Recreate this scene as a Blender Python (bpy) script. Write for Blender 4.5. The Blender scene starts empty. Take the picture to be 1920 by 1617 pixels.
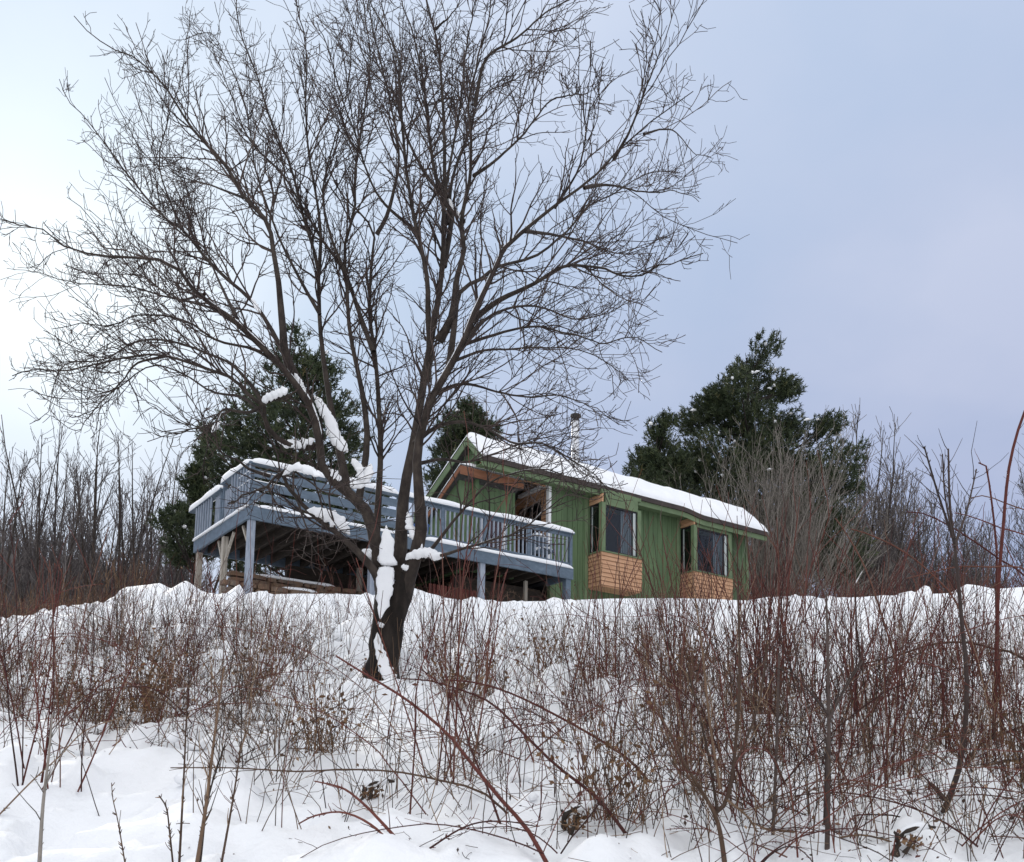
import bpy, math, random
import numpy as np
from mathutils import Matrix, Vector
R = math.radians
rng = np.random.default_rng(11); random.seed(11)
scene = bpy.context.scene
col = scene.collection

# ------------------------------------------------------------------ camera maths (photo is 1920 x 1617)
FPX, CX, CY = 1880.0, 960.0, 1280.0
PITCH, ROLL = R(7.5), R(1.0)
EYE = np.array([0.0, 0.0, 1.6])
cp_, sp_, cr_, sr_ = math.cos(PITCH), math.sin(PITCH), math.cos(ROLL), math.sin(ROLL)
def ray(px, py):
    a = (px - CX) / FPX; b = (CY - py) / FPX
    X = a * cr_ - b * sr_; Z = a * sr_ + b * cr_
    return np.array([X, cp_ - Z * sp_, sp_ + Z * cp_])
def at(px, py, Y):
    d = ray(px, py); return EYE + d * (Y / d[1])
def project(P):
    d = np.asarray(P, float) - EYE
    X = d[..., 0]; Yc = d[..., 1] * cp_ + d[..., 2] * sp_; Z = -d[..., 1] * sp_ + d[..., 2] * cp_
    return CX + FPX * (X * cr_ + Z * sr_) / Yc, CY - FPX * (-X * sr_ + Z * cr_) / Yc

# ------------------------------------------------------------------ object helpers
def link(o, parent=None):
    col.objects.link(o)
    if parent is not None: o.parent = parent
    return o
def tag(o, label=None, cat=None, group=None, kind=None):
    if label: o['label'] = label
    if cat: o['category'] = cat
    if group: o['group'] = group
    if kind: o['kind'] = kind
    return o
def empty(name, loc=(0, 0, 0), rz=0.0):
    o = bpy.data.objects.new(name, None); o.location = loc; o.rotation_euler = (0, 0, rz)
    o.empty_display_size = .1
    return link(o)
def make_mesh(name, V, F, tint=None, smooth=True):
    V = np.asarray(V, np.float32); F = np.asarray(F, np.int32)
    me = bpy.data.meshes.new(name)
    me.vertices.add(len(V)); me.vertices.foreach_set('co', V.ravel())
    k = F.shape[1]
    me.loops.add(F.size); me.loops.foreach_set('vertex_index', F.ravel())
    me.polygons.add(len(F)); me.polygons.foreach_set('loop_start', np.arange(0, F.size, k, dtype=np.int32))
    me.polygons.foreach_set('use_smooth', np.full(len(F), smooth))
    if tint is not None:
        at_ = me.attributes.new('tint', 'FLOAT', 'POINT'); at_.data.foreach_set('value', np.asarray(tint, np.float32))
    me.update(); me.validate()
    return me
def mesh_obj(name, me, mat, parent=None):
    o = bpy.data.objects.new(name, me)
    if mat is not None and len(me.materials) == 0: me.materials.append(mat)
    return link(o, parent)
def copy_tree(o, parent=None):
    c = o.copy(); col.objects.link(c); c.parent = parent
    for ch in [x for x in o.children]: copy_tree(ch, c)
    return c

class MB:
    """collects boxes and prisms into one mesh"""
    def __init__(s): s.v = []; s.f = []
    def poly(s, pts, faces):
        k = len(s.v); s.v += [tuple(p) for p in pts]; s.f += [tuple(i + k for i in f) for f in faces]; return s
    def box(s, x0, x1, y0, y1, z0, z1):
        x0, x1 = sorted((x0, x1)); y0, y1 = sorted((y0, y1)); z0, z1 = sorted((z0, z1))
        return s.poly([(x0,y0,z0),(x1,y0,z0),(x1,y1,z0),(x0,y1,z0),(x0,y0,z1),(x1,y0,z1),(x1,y1,z1),(x0,y1,z1)],
                      [(3,2,1,0),(4,5,6,7),(0,1,5,4),(1,2,6,5),(2,3,7,6),(3,0,4,7)])
    def prism(s, loop, off):
        """loop: list of 3-D points, extruded by vector off"""
        n = len(loop); a = [tuple(p) for p in loop]; b = [tuple(np.add(p, off)) for p in loop]
        return s.poly(a + b, [tuple(range(n))[::-1], tuple(range(n, 2*n))] + [(i, (i+1) % n, n + (i+1) % n, n + i) for i in range(n)])
    def beam(s, p, q, w, h):
        """square bar from p to q"""
        p = np.array(p, float); q = np.array(q, float); t = q - p; t /= np.linalg.norm(t)
        r = np.array([0, 0, 1.0]) if abs(t[2]) < .9 else np.array([0, 1.0, 0])
        a = np.cross(t, r); a /= np.linalg.norm(a); b = np.cross(a, t)
        loop = [p + a*w/2*i + b*h/2*j for i, j in ((-1,-1),(1,-1),(1,1),(-1,1))]
        return s.prism(loop, q - p)
    def build(s, name, mat, parent=None, bevel=0.0, smooth=False):
        me = bpy.data.meshes.new(name); me.from_pydata(s.v, [], s.f)
        import bmesh
        bm = bmesh.new(); bm.from_mesh(me); bmesh.ops.recalc_face_normals(bm, faces=bm.faces)
        if bevel: bmesh.ops.bevel(bm, geom=list(bm.edges), offset=bevel, segments=1, affect='EDGES', clamp_overlap=True)
        bm.to_mesh(me); bm.free()
        if smooth: me.polygons.foreach_set('use_smooth', [True]*len(me.polygons))
        me.materials.append(mat)
        return link(bpy.data.objects.new(name, me), parent)

# ------------------------------------------------------------------ noise
_tab = np.random.default_rng(5).random((256, 256))
def vnoise(x, y):
    x = np.asarray(x, float); y = np.asarray(y, float)
    xi = np.floor(x).astype(int); yi = np.floor(y).astype(int); fx = x - xi; fy = y - yi
    fx = fx*fx*fx*(fx*(fx*6-15)+10); fy = fy*fy*fy*(fy*(fy*6-15)+10)
    g = lambda i, j: _tab[(xi+i) & 255, (yi+j) & 255]
    return (g(0,0)*(1-fx)+g(1,0)*fx)*(1-fy) + (g(0,1)*(1-fx)+g(1,1)*fx)*fy
def smooth(a, b, x):
    t = np.clip((np.asarray(x, float) - a) / (b - a), 0, 1); return t*t*(3-2*t)

# ------------------------------------------------------------------ terrain
CRY = 20.5
_crest = [(-900,1330),(-400,1250),(0,1206),(60,1189),(130,1175),(190,1163),(220,1132),(235,1100),(300,1092),(322,1103),(350,1087),(378,1106),(400,1112),
          (470,1113),(560,1113),(690,1118),(755,1116),(772,1103),(800,1112),(835,1121),(900,1127),(1000,1125),(1200,1127),(1400,1125),
          (1440,1117),(1520,1115),(1548,1122),(1640,1120),(1700,1118),(1780,1116),(1812,1098),(1860,1106),(1920,1102),(2400,1085)]
_cp = np.array([at(x, y, CRY) for x, y in _crest]); _cX, _cZ = _cp[:, 0], _cp[:, 2]
_smZ = np.interp(np.linspace(-25, 20, 91), _cX, _cZ); _smX = np.linspace(-25, 20, 91)
_smZ = np.convolve(np.pad(_smZ, 6, mode='edge'), np.ones(13)/13, 'valid')
def h(x, y, detail=True):
    x = np.asarray(x, float); y = np.asarray(y, float)
    lin = np.where(y < CRY, .3*y, .3*CRY)
    fine = np.interp(x, _cX, _cZ); sm = np.interp(x, _smX, _smZ)
    w = smooth(9, 19.5, y) * 1.0
    ker = np.exp(-((y - CRY) / 1.1)**2)
    z = lin + (sm - .3*CRY) * w + (fine - sm) * ker
    z = z - smooth(-7.6, -10.5, x) * smooth(20.8, 33, y) * 2.2           # the left side drops away behind the crest
    z = z - .12 * smooth(21, 24, y)
    z = z - np.where(y < 0, .0, 0)
    if detail:
        m = smooth(26, 18, y)
        b = np.abs(vnoise(x*.9+3, y*.9) - .5) * 2
        b2 = np.abs(vnoise(x*2.3+40, y*2.3+9) - .5) * 2
        b3 = vnoise(x*5.5+7, y*5.5+31)
        near = smooth(21, 17, y)
        z = z + m*(.16*smooth(3.5,8,y)*(vnoise(x*.35, y*.35+50)-.5)) + near*((.5-b)*.11 + (.5-b2)*.10*smooth(.35,.6,vnoise(x*.5+90,y*.5)) + (b3-.5)*.11 + (vnoise(x*12+3,y*12)-.5)*.06 + .15*smooth(4.6,7.0,y)*smooth(.55,.80,vnoise(x*2.6+11,y*2.6+60)))
    # rising wooded ground far away on the left, gentle rise elsewhere
    z = z + smooth(70, 260, y) * 26 * smooth(40, -60, x)
    return z
def ground_hit(px, py, far=24.0):
    d = ray(px, py); d = d / d[1]
    Y = np.arange(2.5, far, .02); P = EYE[None] + d[None]*Y[:, None]
    below = P[:, 2] < h(P[:, 0], P[:, 1])
    i = int(np.argmax(below)) if below.any() else len(Y)-1
    return P[i]

# ------------------------------------------------------------------ materials
def nodes_of(name):
    m = bpy.data.materials.new(name); m.use_nodes = True
    nt = m.node_tree; b = nt.nodes['Principled BSDF']
    return m, nt, b
def noise_node(nt, scale, detail=4, rough=.6, coord='Object', sx=(1,1,1)):
    tc = nt.nodes.new('ShaderNodeTexCoord'); mp = nt.nodes.new('ShaderNodeMapping'); mp.inputs['Scale'].default_value = sx
    n = nt.nodes.new('ShaderNodeTexNoise'); n.inputs['Scale'].default_value = scale; n.inputs['Detail'].default_value = detail; n.inputs['Roughness'].default_value = rough
    nt.links.new(tc.outputs[coord], mp.inputs[0]); nt.links.new(mp.outputs[0], n.inputs['Vector'])
    return n
def ramp(nt, src, stops):
    r = nt.nodes.new('ShaderNodeValToRGB'); e = r.color_ramp.elements
    while len(e) < len(stops): e.new(.5)
    for k, (p, c) in enumerate(stops): e[k].position = p; e[k].color = (*c, 1)
    nt.links.new(src, r.inputs[0]); return r
def bump(nt, b, src, strength, dist=.02):
    k = nt.nodes.new('ShaderNodeBump'); k.inputs['Strength'].default_value = strength; k.inputs['Distance'].default_value = dist
    nt.links.new(src, k.inputs['Height']); nt.links.new(k.outputs[0], b.inputs['Normal'])
def mat_noise(name, stops, scale=5, rough=.8, bstr=.3, bdist=.02, sx=(1,1,1), detail=5, spec=.3, coord='Object'):
    m, nt, b = nodes_of(name); n = noise_node(nt, scale, detail, .62, coord, sx)
    r = ramp(nt, n.outputs['Fac'], stops); nt.links.new(r.outputs[0], b.inputs['Base Color'])
    b.inputs['Roughness'].default_value = rough; b.inputs['Specular IOR Level'].default_value = spec
    if bstr: bump(nt, b, n.outputs['Fac'], bstr, bdist)
    return m
def mat_tint(name, stops, rough=.75, spec=.25):
    """colour picked per stem from the mesh attribute, so no two stems match"""
    m, nt, b = nodes_of(name); a = nt.nodes.new('ShaderNodeAttribute'); a.attribute_name = 'tint'
    r = ramp(nt, a.outputs['Fac'], stops)
    n = noise_node(nt, 14, 3); mx = nt.nodes.new('ShaderNodeMix'); mx.data_type = 'RGBA'; mx.blend_type = 'MULTIPLY'; mx.inputs['Factor'].default_value = .5
    r2 = ramp(nt, n.outputs['Fac'], [(.3, (.6,.6,.6)), (.7, (1.35,1.35,1.35))])
    nt.links.new(r.outputs[0], mx.inputs[6]); nt.links.new(r2.outputs[0], mx.inputs[7]); nt.links.new(mx.outputs[2], b.inputs['Base Color'])
    b.inputs['Roughness'].default_value = rough; b.inputs['Specular IOR Level'].default_value = spec
    return m
def snow_material(name, scale=9, bdist=.03):
    m, nt, b = nodes_of(name)
    n = noise_node(nt, scale, 6, .6); n2 = noise_node(nt, scale*.15, 2)
    r = ramp(nt, n2.outputs['Fac'], [(.3, (.83,.84,.85)), (.7, (.89,.89,.89))]); nt.links.new(r.outputs[0], b.inputs['Base Color'])
    b.inputs['Roughness'].default_value = .65; b.inputs['Specular IOR Level'].default_value = .25
    bump(nt, b, n.outputs['Fac'], .45, bdist)
    return m
M = {}
M['snow'] = snow_material('fresh_snow', 7, .05)
M['snow_cap'] = snow_material('settled_snow', 9, .02)
M['green'] = mat_noise('green_painted_siding', [(.22,(.066,.102,.050)),(.5,(.092,.142,.068)),(.8,(.118,.172,.088))], 2.2, .7, .25, .01, (3,3,.35))
nt_ = M['green'].node_tree; b_n = nt_.nodes['Principled BSDF']; src = b_n.inputs['Base Color'].links[0].from_socket
wn = noise_node(nt_, 1.0, 6, .7, 'Object', (1.6, 1.6, .22)); wr = ramp(nt_, wn.outputs['Fac'], [(.30, (.62,.62,.60)), (.52, (1,1,1)), (.75, (1.28,1.25,1.22))])
wm = nt_.nodes.new('ShaderNodeMix'); wm.data_type = 'RGBA'; wm.blend_type = 'MULTIPLY'; wm.inputs['Factor'].default_value = .8
nt_.links.new(src, wm.inputs[6]); nt_.links.new(wr.outputs[0], wm.inputs[7]); nt_.links.new(wm.outputs[2], b_n.inputs['Base Color'])
M['green_trim'] = mat_noise('light_green_trim', [(.3,(.105,.150,.076)),(.7,(.150,.200,.108))], 3, .65, .15, .005)
M['cedar'] = mat_noise('cedar_clapboard', [(.25,(.36,.19,.105)),(.5,(.50,.285,.165)),(.8,(.58,.35,.22))], 3.0, .75, .3, .008, (.6,.6,6))
M['rust_wood'] = mat_noise('red_brown_fascia', [(.25,(.15,.062,.034)),(.6,(.24,.105,.058)),(.85,(.32,.16,.09))], 3.0, .8, .3, .008, (.6,6,6))
M['deck'] = mat_noise('blue_grey_deck_paint', [(.25,(.065,.090,.118)),(.55,(.105,.140,.180)),(.8,(.155,.195,.24))], 4.0, .6, .2, .008, (1,1,2))
M['deck_light'] = mat_noise('worn_blue_grey_paint', [(.3,(.17,.20,.25)),(.7,(.34,.37,.42))], 6.0, .7, .2, .008, (3,3,.6))
M['bare_wood'] = mat_noise('weathered_bare_wood', [(.3,(.22,.19,.155)),(.7,(.46,.42,.36))], 5.0, .8, .3, .01, (4,4,.5))
M['white'] = mat_noise('white_trim_paint', [(.3,(.66,.66,.66)),(.7,(.80,.80,.80))], 5, .55, .1, .004)
M['gutter'] = mat_noise('dark_brown_gutter', [(.3,(.030,.022,.018)),(.7,(.055,.04,.032))], 4, .5, .1, .004)
M['shingle'] = mat_noise('dark_roof_shingle', [(.3,(.03,.03,.03)),(.7,(.07,.065,.06))], 14, .9, .4, .01)
M['dark_wood'] = mat_noise('dark_shaded_wood', [(.3,(.022,.018,.015)),(.7,(.055,.042,.033))], 5, .85, .3, .01, (1,1,5))  # dark tone doubles as painted shade below the deck
M['black_frame'] = mat_noise('black_window_frame', [(.3,(.012,.012,.013)),(.7,(.025,.025,.026))], 6, .45, 0)
M['curtain'] = mat_noise('pale_grey_curtain', [(.3,(.26,.30,.29)),(.7,(.52,.56,.54))], 1.4, .9, .6, .05, (9,9,.3))
M['red_curtain'] = mat_noise('dark_red_curtain', [(.3,(.12,.018,.018)),(.7,(.24,.04,.035))], 2, .9, .5, .04, (8,8,.3))
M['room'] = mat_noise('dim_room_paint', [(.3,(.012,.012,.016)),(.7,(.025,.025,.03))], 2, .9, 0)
M['steel'] = mat_noise('galvanised_flue_steel', [(.3,(.55,.56,.58)),(.7,(.78,.79,.80))], 3, .38, .1, .004)
M['steel'].node_tree.nodes['Principled BSDF'].inputs['Metallic'].default_value = .2
M['black_metal'] = mat_noise('sooty_metal', [(.3,(.02,.02,.02)),(.7,(.06,.055,.05))], 8, .7, .3, .01)
M['stone'] = mat_noise('brown_fieldstone', [(.2,(.09,.06,.042)),(.45,(.20,.125,.08)),(.62,(.14,.11,.09)),(.85,(.34,.24,.15))], 2.6, .9, .6, .03)
M['red_paint'] = mat_noise('faded_dark_red_boards', [(.3,(.07,.018,.015)),(.7,(.15,.045,.035))], 5, .8, .2, .01, (4,4,.5))
M['bark'] = mat_noise('dark_furrowed_bark', [(.28,(.007,.006,.005)),(.5,(.020,.015,.012)),(.68,(.040,.031,.025)),(.85,(.085,.078,.055))], 9, .92, .9, .03, (1,1,.35), 8)
M['limb'] = mat_noise('brown_grey_limb_bark', [(.28,(.018,.014,.012)),(.5,(.043,.033,.027)),(.72,(.078,.062,.049)),(.9,(.13,.12,.085))], 12, .9, .6, .015, (1,1,.6), 6)
M['twig'] = mat_tint('dark_twig_bark', [(0,(.026,.018,.016)),(.6,(.055,.038,.033)),(1,(.085,.062,.052))])
M['grey_twig'] = mat_tint('grey_brown_twig_bark', [(0,(.09,.078,.066)),(.6,(.20,.175,.15)),(1,(.30,.27,.235))])
M['far_twig'] = mat_tint('far_twig_bark', [(0,(.050,.042,.042)),(.6,(.105,.088,.084)),(1,(.17,.15,.14))])
M['red_cane'] = mat_tint('red_cane_bark', [(0,(.030,.012,.010)),(.35,(.085,.022,.018)),(.7,(.14,.042,.030)),(1,(.13,.075,.05))])
M['brown_stem'] = mat_tint('brown_dead_stem', [(0,(.026,.017,.013)),(.45,(.075,.045,.03)),(.8,(.16,.10,.062)),(1,(.30,.205,.13))])
M['tan_stem'] = mat_tint('tan_dead_stem', [(0,(.06,.035,.02)),(.5,(.15,.078,.038)),(1,(.25,.15,.08))])
M['needle'] = mat_tint('dark_pine_needles', [(0,(.013,.021,.010)),(.5,(.042,.058,.024)),(.85,(.085,.095,.038)),(1,(.13,.105,.045))], .6, .3)
M['plastic_blue'] = mat_noise('blue_plastic', [(.3,(.05,.12,.33)),(.7,(.08,.18,.42))], 3, .45, 0)
m, nt, b = nodes_of('window_glass')
b.inputs['Base Color'].default_value = (.012,.014,.018,1); b.inputs['Roughness'].default_value = .03
tr = nt.nodes.new('ShaderNodeBsdfTransparent'); tr.inputs[0].default_value = (.72,.75,.78,1)
fr = nt.nodes.new('ShaderNodeFresnel'); geo = nt.nodes.new('ShaderNodeNewGeometry'); ior = nt.nodes.new('ShaderNodeMath'); ior.operation = 'MULTIPLY_ADD'
nt.links.new(geo.outputs['Backfacing'], ior.inputs[0]); ior.inputs[1].default_value = 1/1.45-1.45; ior.inputs[2].default_value = 1.45; nt.links.new(ior.outputs[0], fr.inputs[0])
gl = nt.nodes.new('ShaderNodeBsdfGlossy'); gl.inputs['Roughness'].default_value = .02
mx = nt.nodes.new('ShaderNodeMixShader'); nt.links.new(fr.outputs[0], mx.inputs[0]); nt.links.new(tr.outputs[0], mx.inputs[1]); nt.links.new(gl.outputs[0], mx.inputs[2])
nt.links.new(mx.outputs[0], nt.nodes['Material Output'].inputs[0]); M['glass'] = m

# ------------------------------------------------------------------ tubes
def resample(pts, n):
    pts = np.asarray(pts, float); d = np.r_[0, np.cumsum(np.linalg.norm(np.diff(pts, axis=0), axis=1))]
    m = len(pts)
    if m > 2:   # Catmull-Rom densify first
        t = []
        P = np.vstack([2*pts[0]-pts[1], pts, 2*pts[-1]-pts[-2]])
        for i in range(m-1):
            p0, p1, p2, p3 = P[i], P[i+1], P[i+2], P[i+3]
            for s in np.linspace(0, 1, 8, endpoint=False):
                t.append(.5*((2*p1)+(-p0+p2)*s+(2*p0-5*p1+4*p2-p3)*s*s+(-p0+3*p1-3*p2+p3)*s**3))
        pts = np.array(t + [pts[-1]]); d = np.r_[0, np.cumsum(np.linalg.norm(np.diff(pts, axis=0), axis=1))]
    s = np.linspace(0, d[-1], n)
    return np.stack([np.interp(s, d, pts[:, k]) for k in range(3)], 1)
def tube_arrays(P, Rr, sides=4, tint=None):
    """P (M,N,3), Rr (M,N) -> verts, quads, tint per vert"""
    Mn, N, _ = P.shape
    if Mn == 0: return np.zeros((0,3)), np.zeros((0,4), int), np.zeros(0)
    T = np.gradient(P, axis=1); T /= np.linalg.norm(T, axis=2, keepdims=True) + 1e-9
    mean = T.mean(1); k = np.argmin(np.abs(mean), axis=1); ref = np.eye(3)[k][:, None, :]
    n1 = np.cross(T, np.broadcast_to(ref, T.shape)); n1 /= np.linalg.norm(n1, axis=2, keepdims=True) + 1e-9
    n2 = np.cross(T, n1)
    ang = np.arange(sides) * 2*np.pi/sides
    V = P[:, :, None, :] + Rr[:, :, None, None] * (n1[:, :, None, :]*np.cos(ang)[None, None, :, None] + n2[:, :, None, :]*np.sin(ang)[None, None, :, None])
    V = V.reshape(-1, 3)
    base = (np.arange(Mn)*N*sides)[:, None, None] + (np.arange(N-1)*sides)[None, :, None]
    i = np.arange(sides)[None, None, :]; j = (i+1) % sides
    F = np.stack([base+i, base+j, base+sides+j, base+sides+i], -1).reshape(-1, 4)
    if tint is None: tint = rng.random(Mn)
    return V, F, np.repeat(tint, N*sides)
class Bag:
    """collects tube sets (and loose quads) for one mesh"""
    def __init__(s): s.V = []; s.F = []; s.T = []; s.k = 0
    def add(s, V, F, T):
        if len(V) == 0: return s
        s.V.append(V); s.F.append(F + s.k); s.T.append(T); s.k += len(V); return s
    def tubes(s, P, Rr, sides=4, tint=None): return s.add(*tube_arrays(np.asarray(P, float), np.asarray(Rr, float), sides, tint))
    def one(s, pts, r0, r1, n=12, sides=5, tint=None, power=1.0):
        p = resample(pts, n)[None]; rr = (r0 + (r1-r0)*np.linspace(0, 1, n)**power)[None]
        return s.tubes(p, rr, sides, None if tint is None else np.array([tint]))
    def mesh(s, name): return make_mesh(name, np.concatenate(s.V), np.concatenate(s.F), np.concatenate(s.T))
    def obj(s, name, mat, parent=None): return mesh_obj(name, s.mesh(name), mat, parent)
def unit(v): return v / (np.linalg.norm(v, axis=-1, keepdims=True) + 1e-9)
def grow(P0, D0, L, n, up=.1, wob=.12, G=None):
    G = G or rng
    P = [P0]; d = unit(D0); st = (L/(n-1))[:, None]
    for i in range(n-1):
        d = unit(d + G.normal(0, wob, d.shape) + np.array([0, 0, up]))
        P.append(P[-1] + d*st)
    return np.stack(P, 1)
def spawn(P, Rr, counts, t0, t1, amin, amax, G=None):
    """children start points, directions, parent radius, parent fraction"""
    G = G or rng
    Mn, N, _ = P.shape; idx = np.repeat(np.arange(Mn), counts); K = len(idx)
    t = G.uniform(t0, t1, K); f = t*(N-1); i = np.minimum(f.astype(int), N-2); w = (f-i)[:, None]
    p = P[idx, i]*(1-w) + P[idx, i+1]*w; T = unit(P[idx, i+1]-P[idx, i])
    rr = Rr[idx, i]*(1-w[:, 0]) + Rr[idx, i+1]*w[:, 0]
    q = G.normal(0, 1, (K, 3)); q = unit(q - (q*T).sum(1, keepdims=True)*T)
    a = G.uniform(amin, amax, K)[:, None]
    return p, T*np.cos(a) + q*np.sin(a), rr, t, idx
def path_len(P): return np.linalg.norm(np.diff(P, axis=1), axis=2).sum(1)
def taper(r0, r1, n): return r0[:, None] + (r1 - r0)[:, None]*np.linspace(0, 1, n)[None]

# ------------------------------------------------------------------ ground
def axis(lo, hi, step, far_lo, far_hi, g=1.22):
    a = list(np.arange(lo, hi+1e-6, step)); s = step
    while a[-1] < far_hi: s *= g; a.append(a[-1]+s)
    s = step
    while a[0] > far_lo: s *= g; a.insert(0, a[0]-s)
    return np.array(a)
xs = axis(-9.5, 9.5, .068, -420, 420); ys = axis(3.2, 22, .062, -60, 600)
# ------------------------------------------------------------------ house and deck frame: a along the front, b outward, z up
TH = R(35); KX, KY, Z0 = 1.64, 27.0, 6.0
U = np.array([math.cos(TH), math.sin(TH), 0]); NV = np.array([math.sin(TH), -math.cos(TH), 0])
def W(a, b, z): return np.array([KX, KY, 0]) + U*a + NV*b + np.array([0, 0, z])
def L(a, b, z): return (a, -b, z - Z0)
class HB(MB):
    """boxes given in house coordinates a, b, z"""
    def bx(s, a0, a1, b0, b1, z0, z1): return s.box(a0, a1, -b0, -b1, z0-Z0, z1-Z0)
    def bar(s, p, q, w, h_): return s.beam(L(*p), L(*q), w, h_)
def wall_boards(mb, axis_, c0, c1, face, thick, z0, z1f, holes=(), pitch=.2, gap=.014, depth=.02):
    """vertical grooved siding: backing plus boards; holes: (lo, hi, z0, z1); z1f(c) top height"""
    c = c0; out = 1 if thick > 0 else -1
    while c < c1 - 1e-6:
        d = min(c + pitch, c1); mid = (c+d)/2
        segs = [(z0, z1f(mid))]
        for lo, hi, hz0, hz1 in holes:
            if lo < mid < hi:
                ns = []
                for s0, s1 in segs:
                    if hz0 > s0: ns.append((s0, min(hz0, s1)))
                    if hz1 < s1: ns.append((max(hz1, s0), s1))
                segs = ns
        for s0, s1 in segs:
            if s1 - s0 < .02: continue
            if axis_ == 'a':
                mb.bx(c, d, face-.12, face-depth, s0, s1); mb.bx(c+gap/2, d-gap/2, face-depth+.001, face, s0, s1)
            else:
                mb.bx(face+.12, face+depth, c, d, s0, s1); mb.bx(face+depth-.001, face, c+gap/2, d-gap/2, s0, s1)
        c = d
def clap_a(mb, a0, a1, face, z0, z1, pitch=.125):
    z = z0
    mb.bx(a0+.004, a1-.004, face-.06, face-.045, z0, z1)
    while z < z1-.02:
        t = min(z+pitch-.016, z1)
        mb.prism([L(a0, face-.05, z), L(a0, face, z), L(a0, face-.016, t), L(a0, face-.05, t)], (a1-a0, 0, 0)); z += pitch
def clap_b(mb, b0, b1, face, z0, z1, pitch=.125):
    """face looks toward -a"""
    z = z0
    mb.bx(face+.045, face+.06, b0+.004, b1-.004, z0, z1)
    while z < z1-.02:
        t = min(z+pitch-.016, z1)
        mb.prism([L(face+.05, b0, z), L(face, b0, z), L(face+.016, b0, t), L(face+.05, b0, t)], (0, -(b1-b0), 0)); z += pitch

house = empty('green_house', (KX, KY, Z0), TH)
tag(house, 'green sided house with cedar bay panels and a snow covered roof behind the deck', 'house')
RB, RZ = -1.5, 11.98            # ridge
EB, EZ = -.72, 11.24            # eave edge (top of roof deck)
BACK = -8.2; BZ = RZ - (RB-BACK)*math.tan(R(28))
A0, A1 = -2.6, 8.55
WB = -1.2; C0, C1 = .1, 8.4
def roof_z(b):
    return RZ - (RB-b)*math.tan(R(28)) if b < RB else RZ - (b-RB)*(RZ-EZ)/(EB-RB)
# --- walls
w = HB(); bay_spans = [(1.52, 3.06), (5.28, 6.98)]
holes = [(s0+.12, s1-.12, 9.22, 10.72) for s0, s1 in bay_spans]
wall_boards(w, 'a', C0, C1, WB, 1, 5.9, lambda a: roof_z(WB)-.1, holes)
w.build('front_wall', M['green'], house)
w = HB(); wall_boards(w, 'a', -2.85, -.95, -1.5, 1, 8.2, lambda a: 10.82, [(-2.15, -1.25, 8.75, 9.92)])
w.build('wing_wall', M['green'], house)
w = HB(); wall_boards(w, 'b', -7.8, -1.52, -2.85, 1, 8.1, lambda b: 10.82-(-1.5-b)*math.tan(R(29)))
w.build('wing_side_wall', M['green'], house)
w = HB(); wall_boards(w, 'a', A0+.2, C0-.12, WB-.02, 1, 11.28, lambda a: roof_z(WB-.02)-.08)
w.build('gable_wall', M['green'], house)
w = HB(); wall_boards(w, 'b', -7.6, WB-.15, A0+.2, 1, 8.6, lambda b: roof_z(b)-.16)
w.build('gable_side_wall', M['green'], house)
w = HB(); clap_a(w, -2.3, -.05, WB-.06, 11.02, 11.27); w.build('gable_cedar_panel', M['cedar'], house)
w = HB(); clap_b(w, -3.3, WB-.14, C0, 10.72, 11.55); clap_b(w, -1.68, WB-.14, C0, 8.4, 10.715); clap_b(w, -3.3, -2.76, C0, 8.4, 10.715)
w.build('alcove_cedar_wall', M['cedar'], house)
w = HB(); w.bx(-.95, C0+.04, -3.35, -3.25, 5.9, 11.4); w.build('alcove_back_wall', M['cedar'], house)
w = HB(); w.bx(C1-.12, C1-.001, BACK+.5, WB-.13, 5.9, 9.0)
w.prism([L(C1-.12, BACK+.5, 9.0), L(C1-.12, WB-.13, 9.0), L(C1-.12, WB-.13, roof_z(WB)-.12), L(C1-.12, RB, RZ-.14), L(C1-.12, BACK+.5, max(9.05, roof_z(BACK+.5)-.12))], (.119, 0, 0))
w.build('end_wall', M['green'], house)
w = HB(); w.bx(-2.7, C1-.13, BACK+.38, BACK+.5, 5.9, 8.3); w.build('rear_wall', M['green'], house)
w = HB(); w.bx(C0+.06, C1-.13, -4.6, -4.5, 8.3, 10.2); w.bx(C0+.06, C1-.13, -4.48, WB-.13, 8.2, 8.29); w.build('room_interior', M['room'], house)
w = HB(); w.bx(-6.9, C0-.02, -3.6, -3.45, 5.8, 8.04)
w.bx(-2.85, C0-.02, -1.75, -1.64, 5.8, 8.04); w.build('basement_shade_wall', M['dark_wood'], house)  # dark walls added so the space below the deck reads as shade
# white corner board
w = HB(); w.bx(C0-.10, C0-.004, WB-.10, WB+.03, 8.42, 11.12); o = w.build('corner_board', M['white'], house, .004)
w = HB(); w.bx(C0-.105, C0-.003, -2.72, WB-.13, 11.05, 11.10); led = w.build('door_ledge', M['white'], house)
# sliding door in the alcove wall
w = HB(); w.bx(C0-.02, C0+.04, -2.75, -2.70, 8.4, 10.7); w.bx(C0-.02, C0+.04, -1.74, -1.69, 8.4, 10.7); w.bx(C0-.02, C0+.04, -2.70, -1.74, 10.63, 10.7); w.bx(C0-.02, C0+.04, -2.24, -2.20, 8.4, 10.63)
d = w.build('sliding_door', M['black_frame'], house)
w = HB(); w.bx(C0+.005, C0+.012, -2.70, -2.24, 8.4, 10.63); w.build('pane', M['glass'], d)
w = HB(); w.bx(C0+.005, C0+.012, -2.20, -1.74, 8.4, 10.63); w.build('pane', M['glass'], d)
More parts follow.
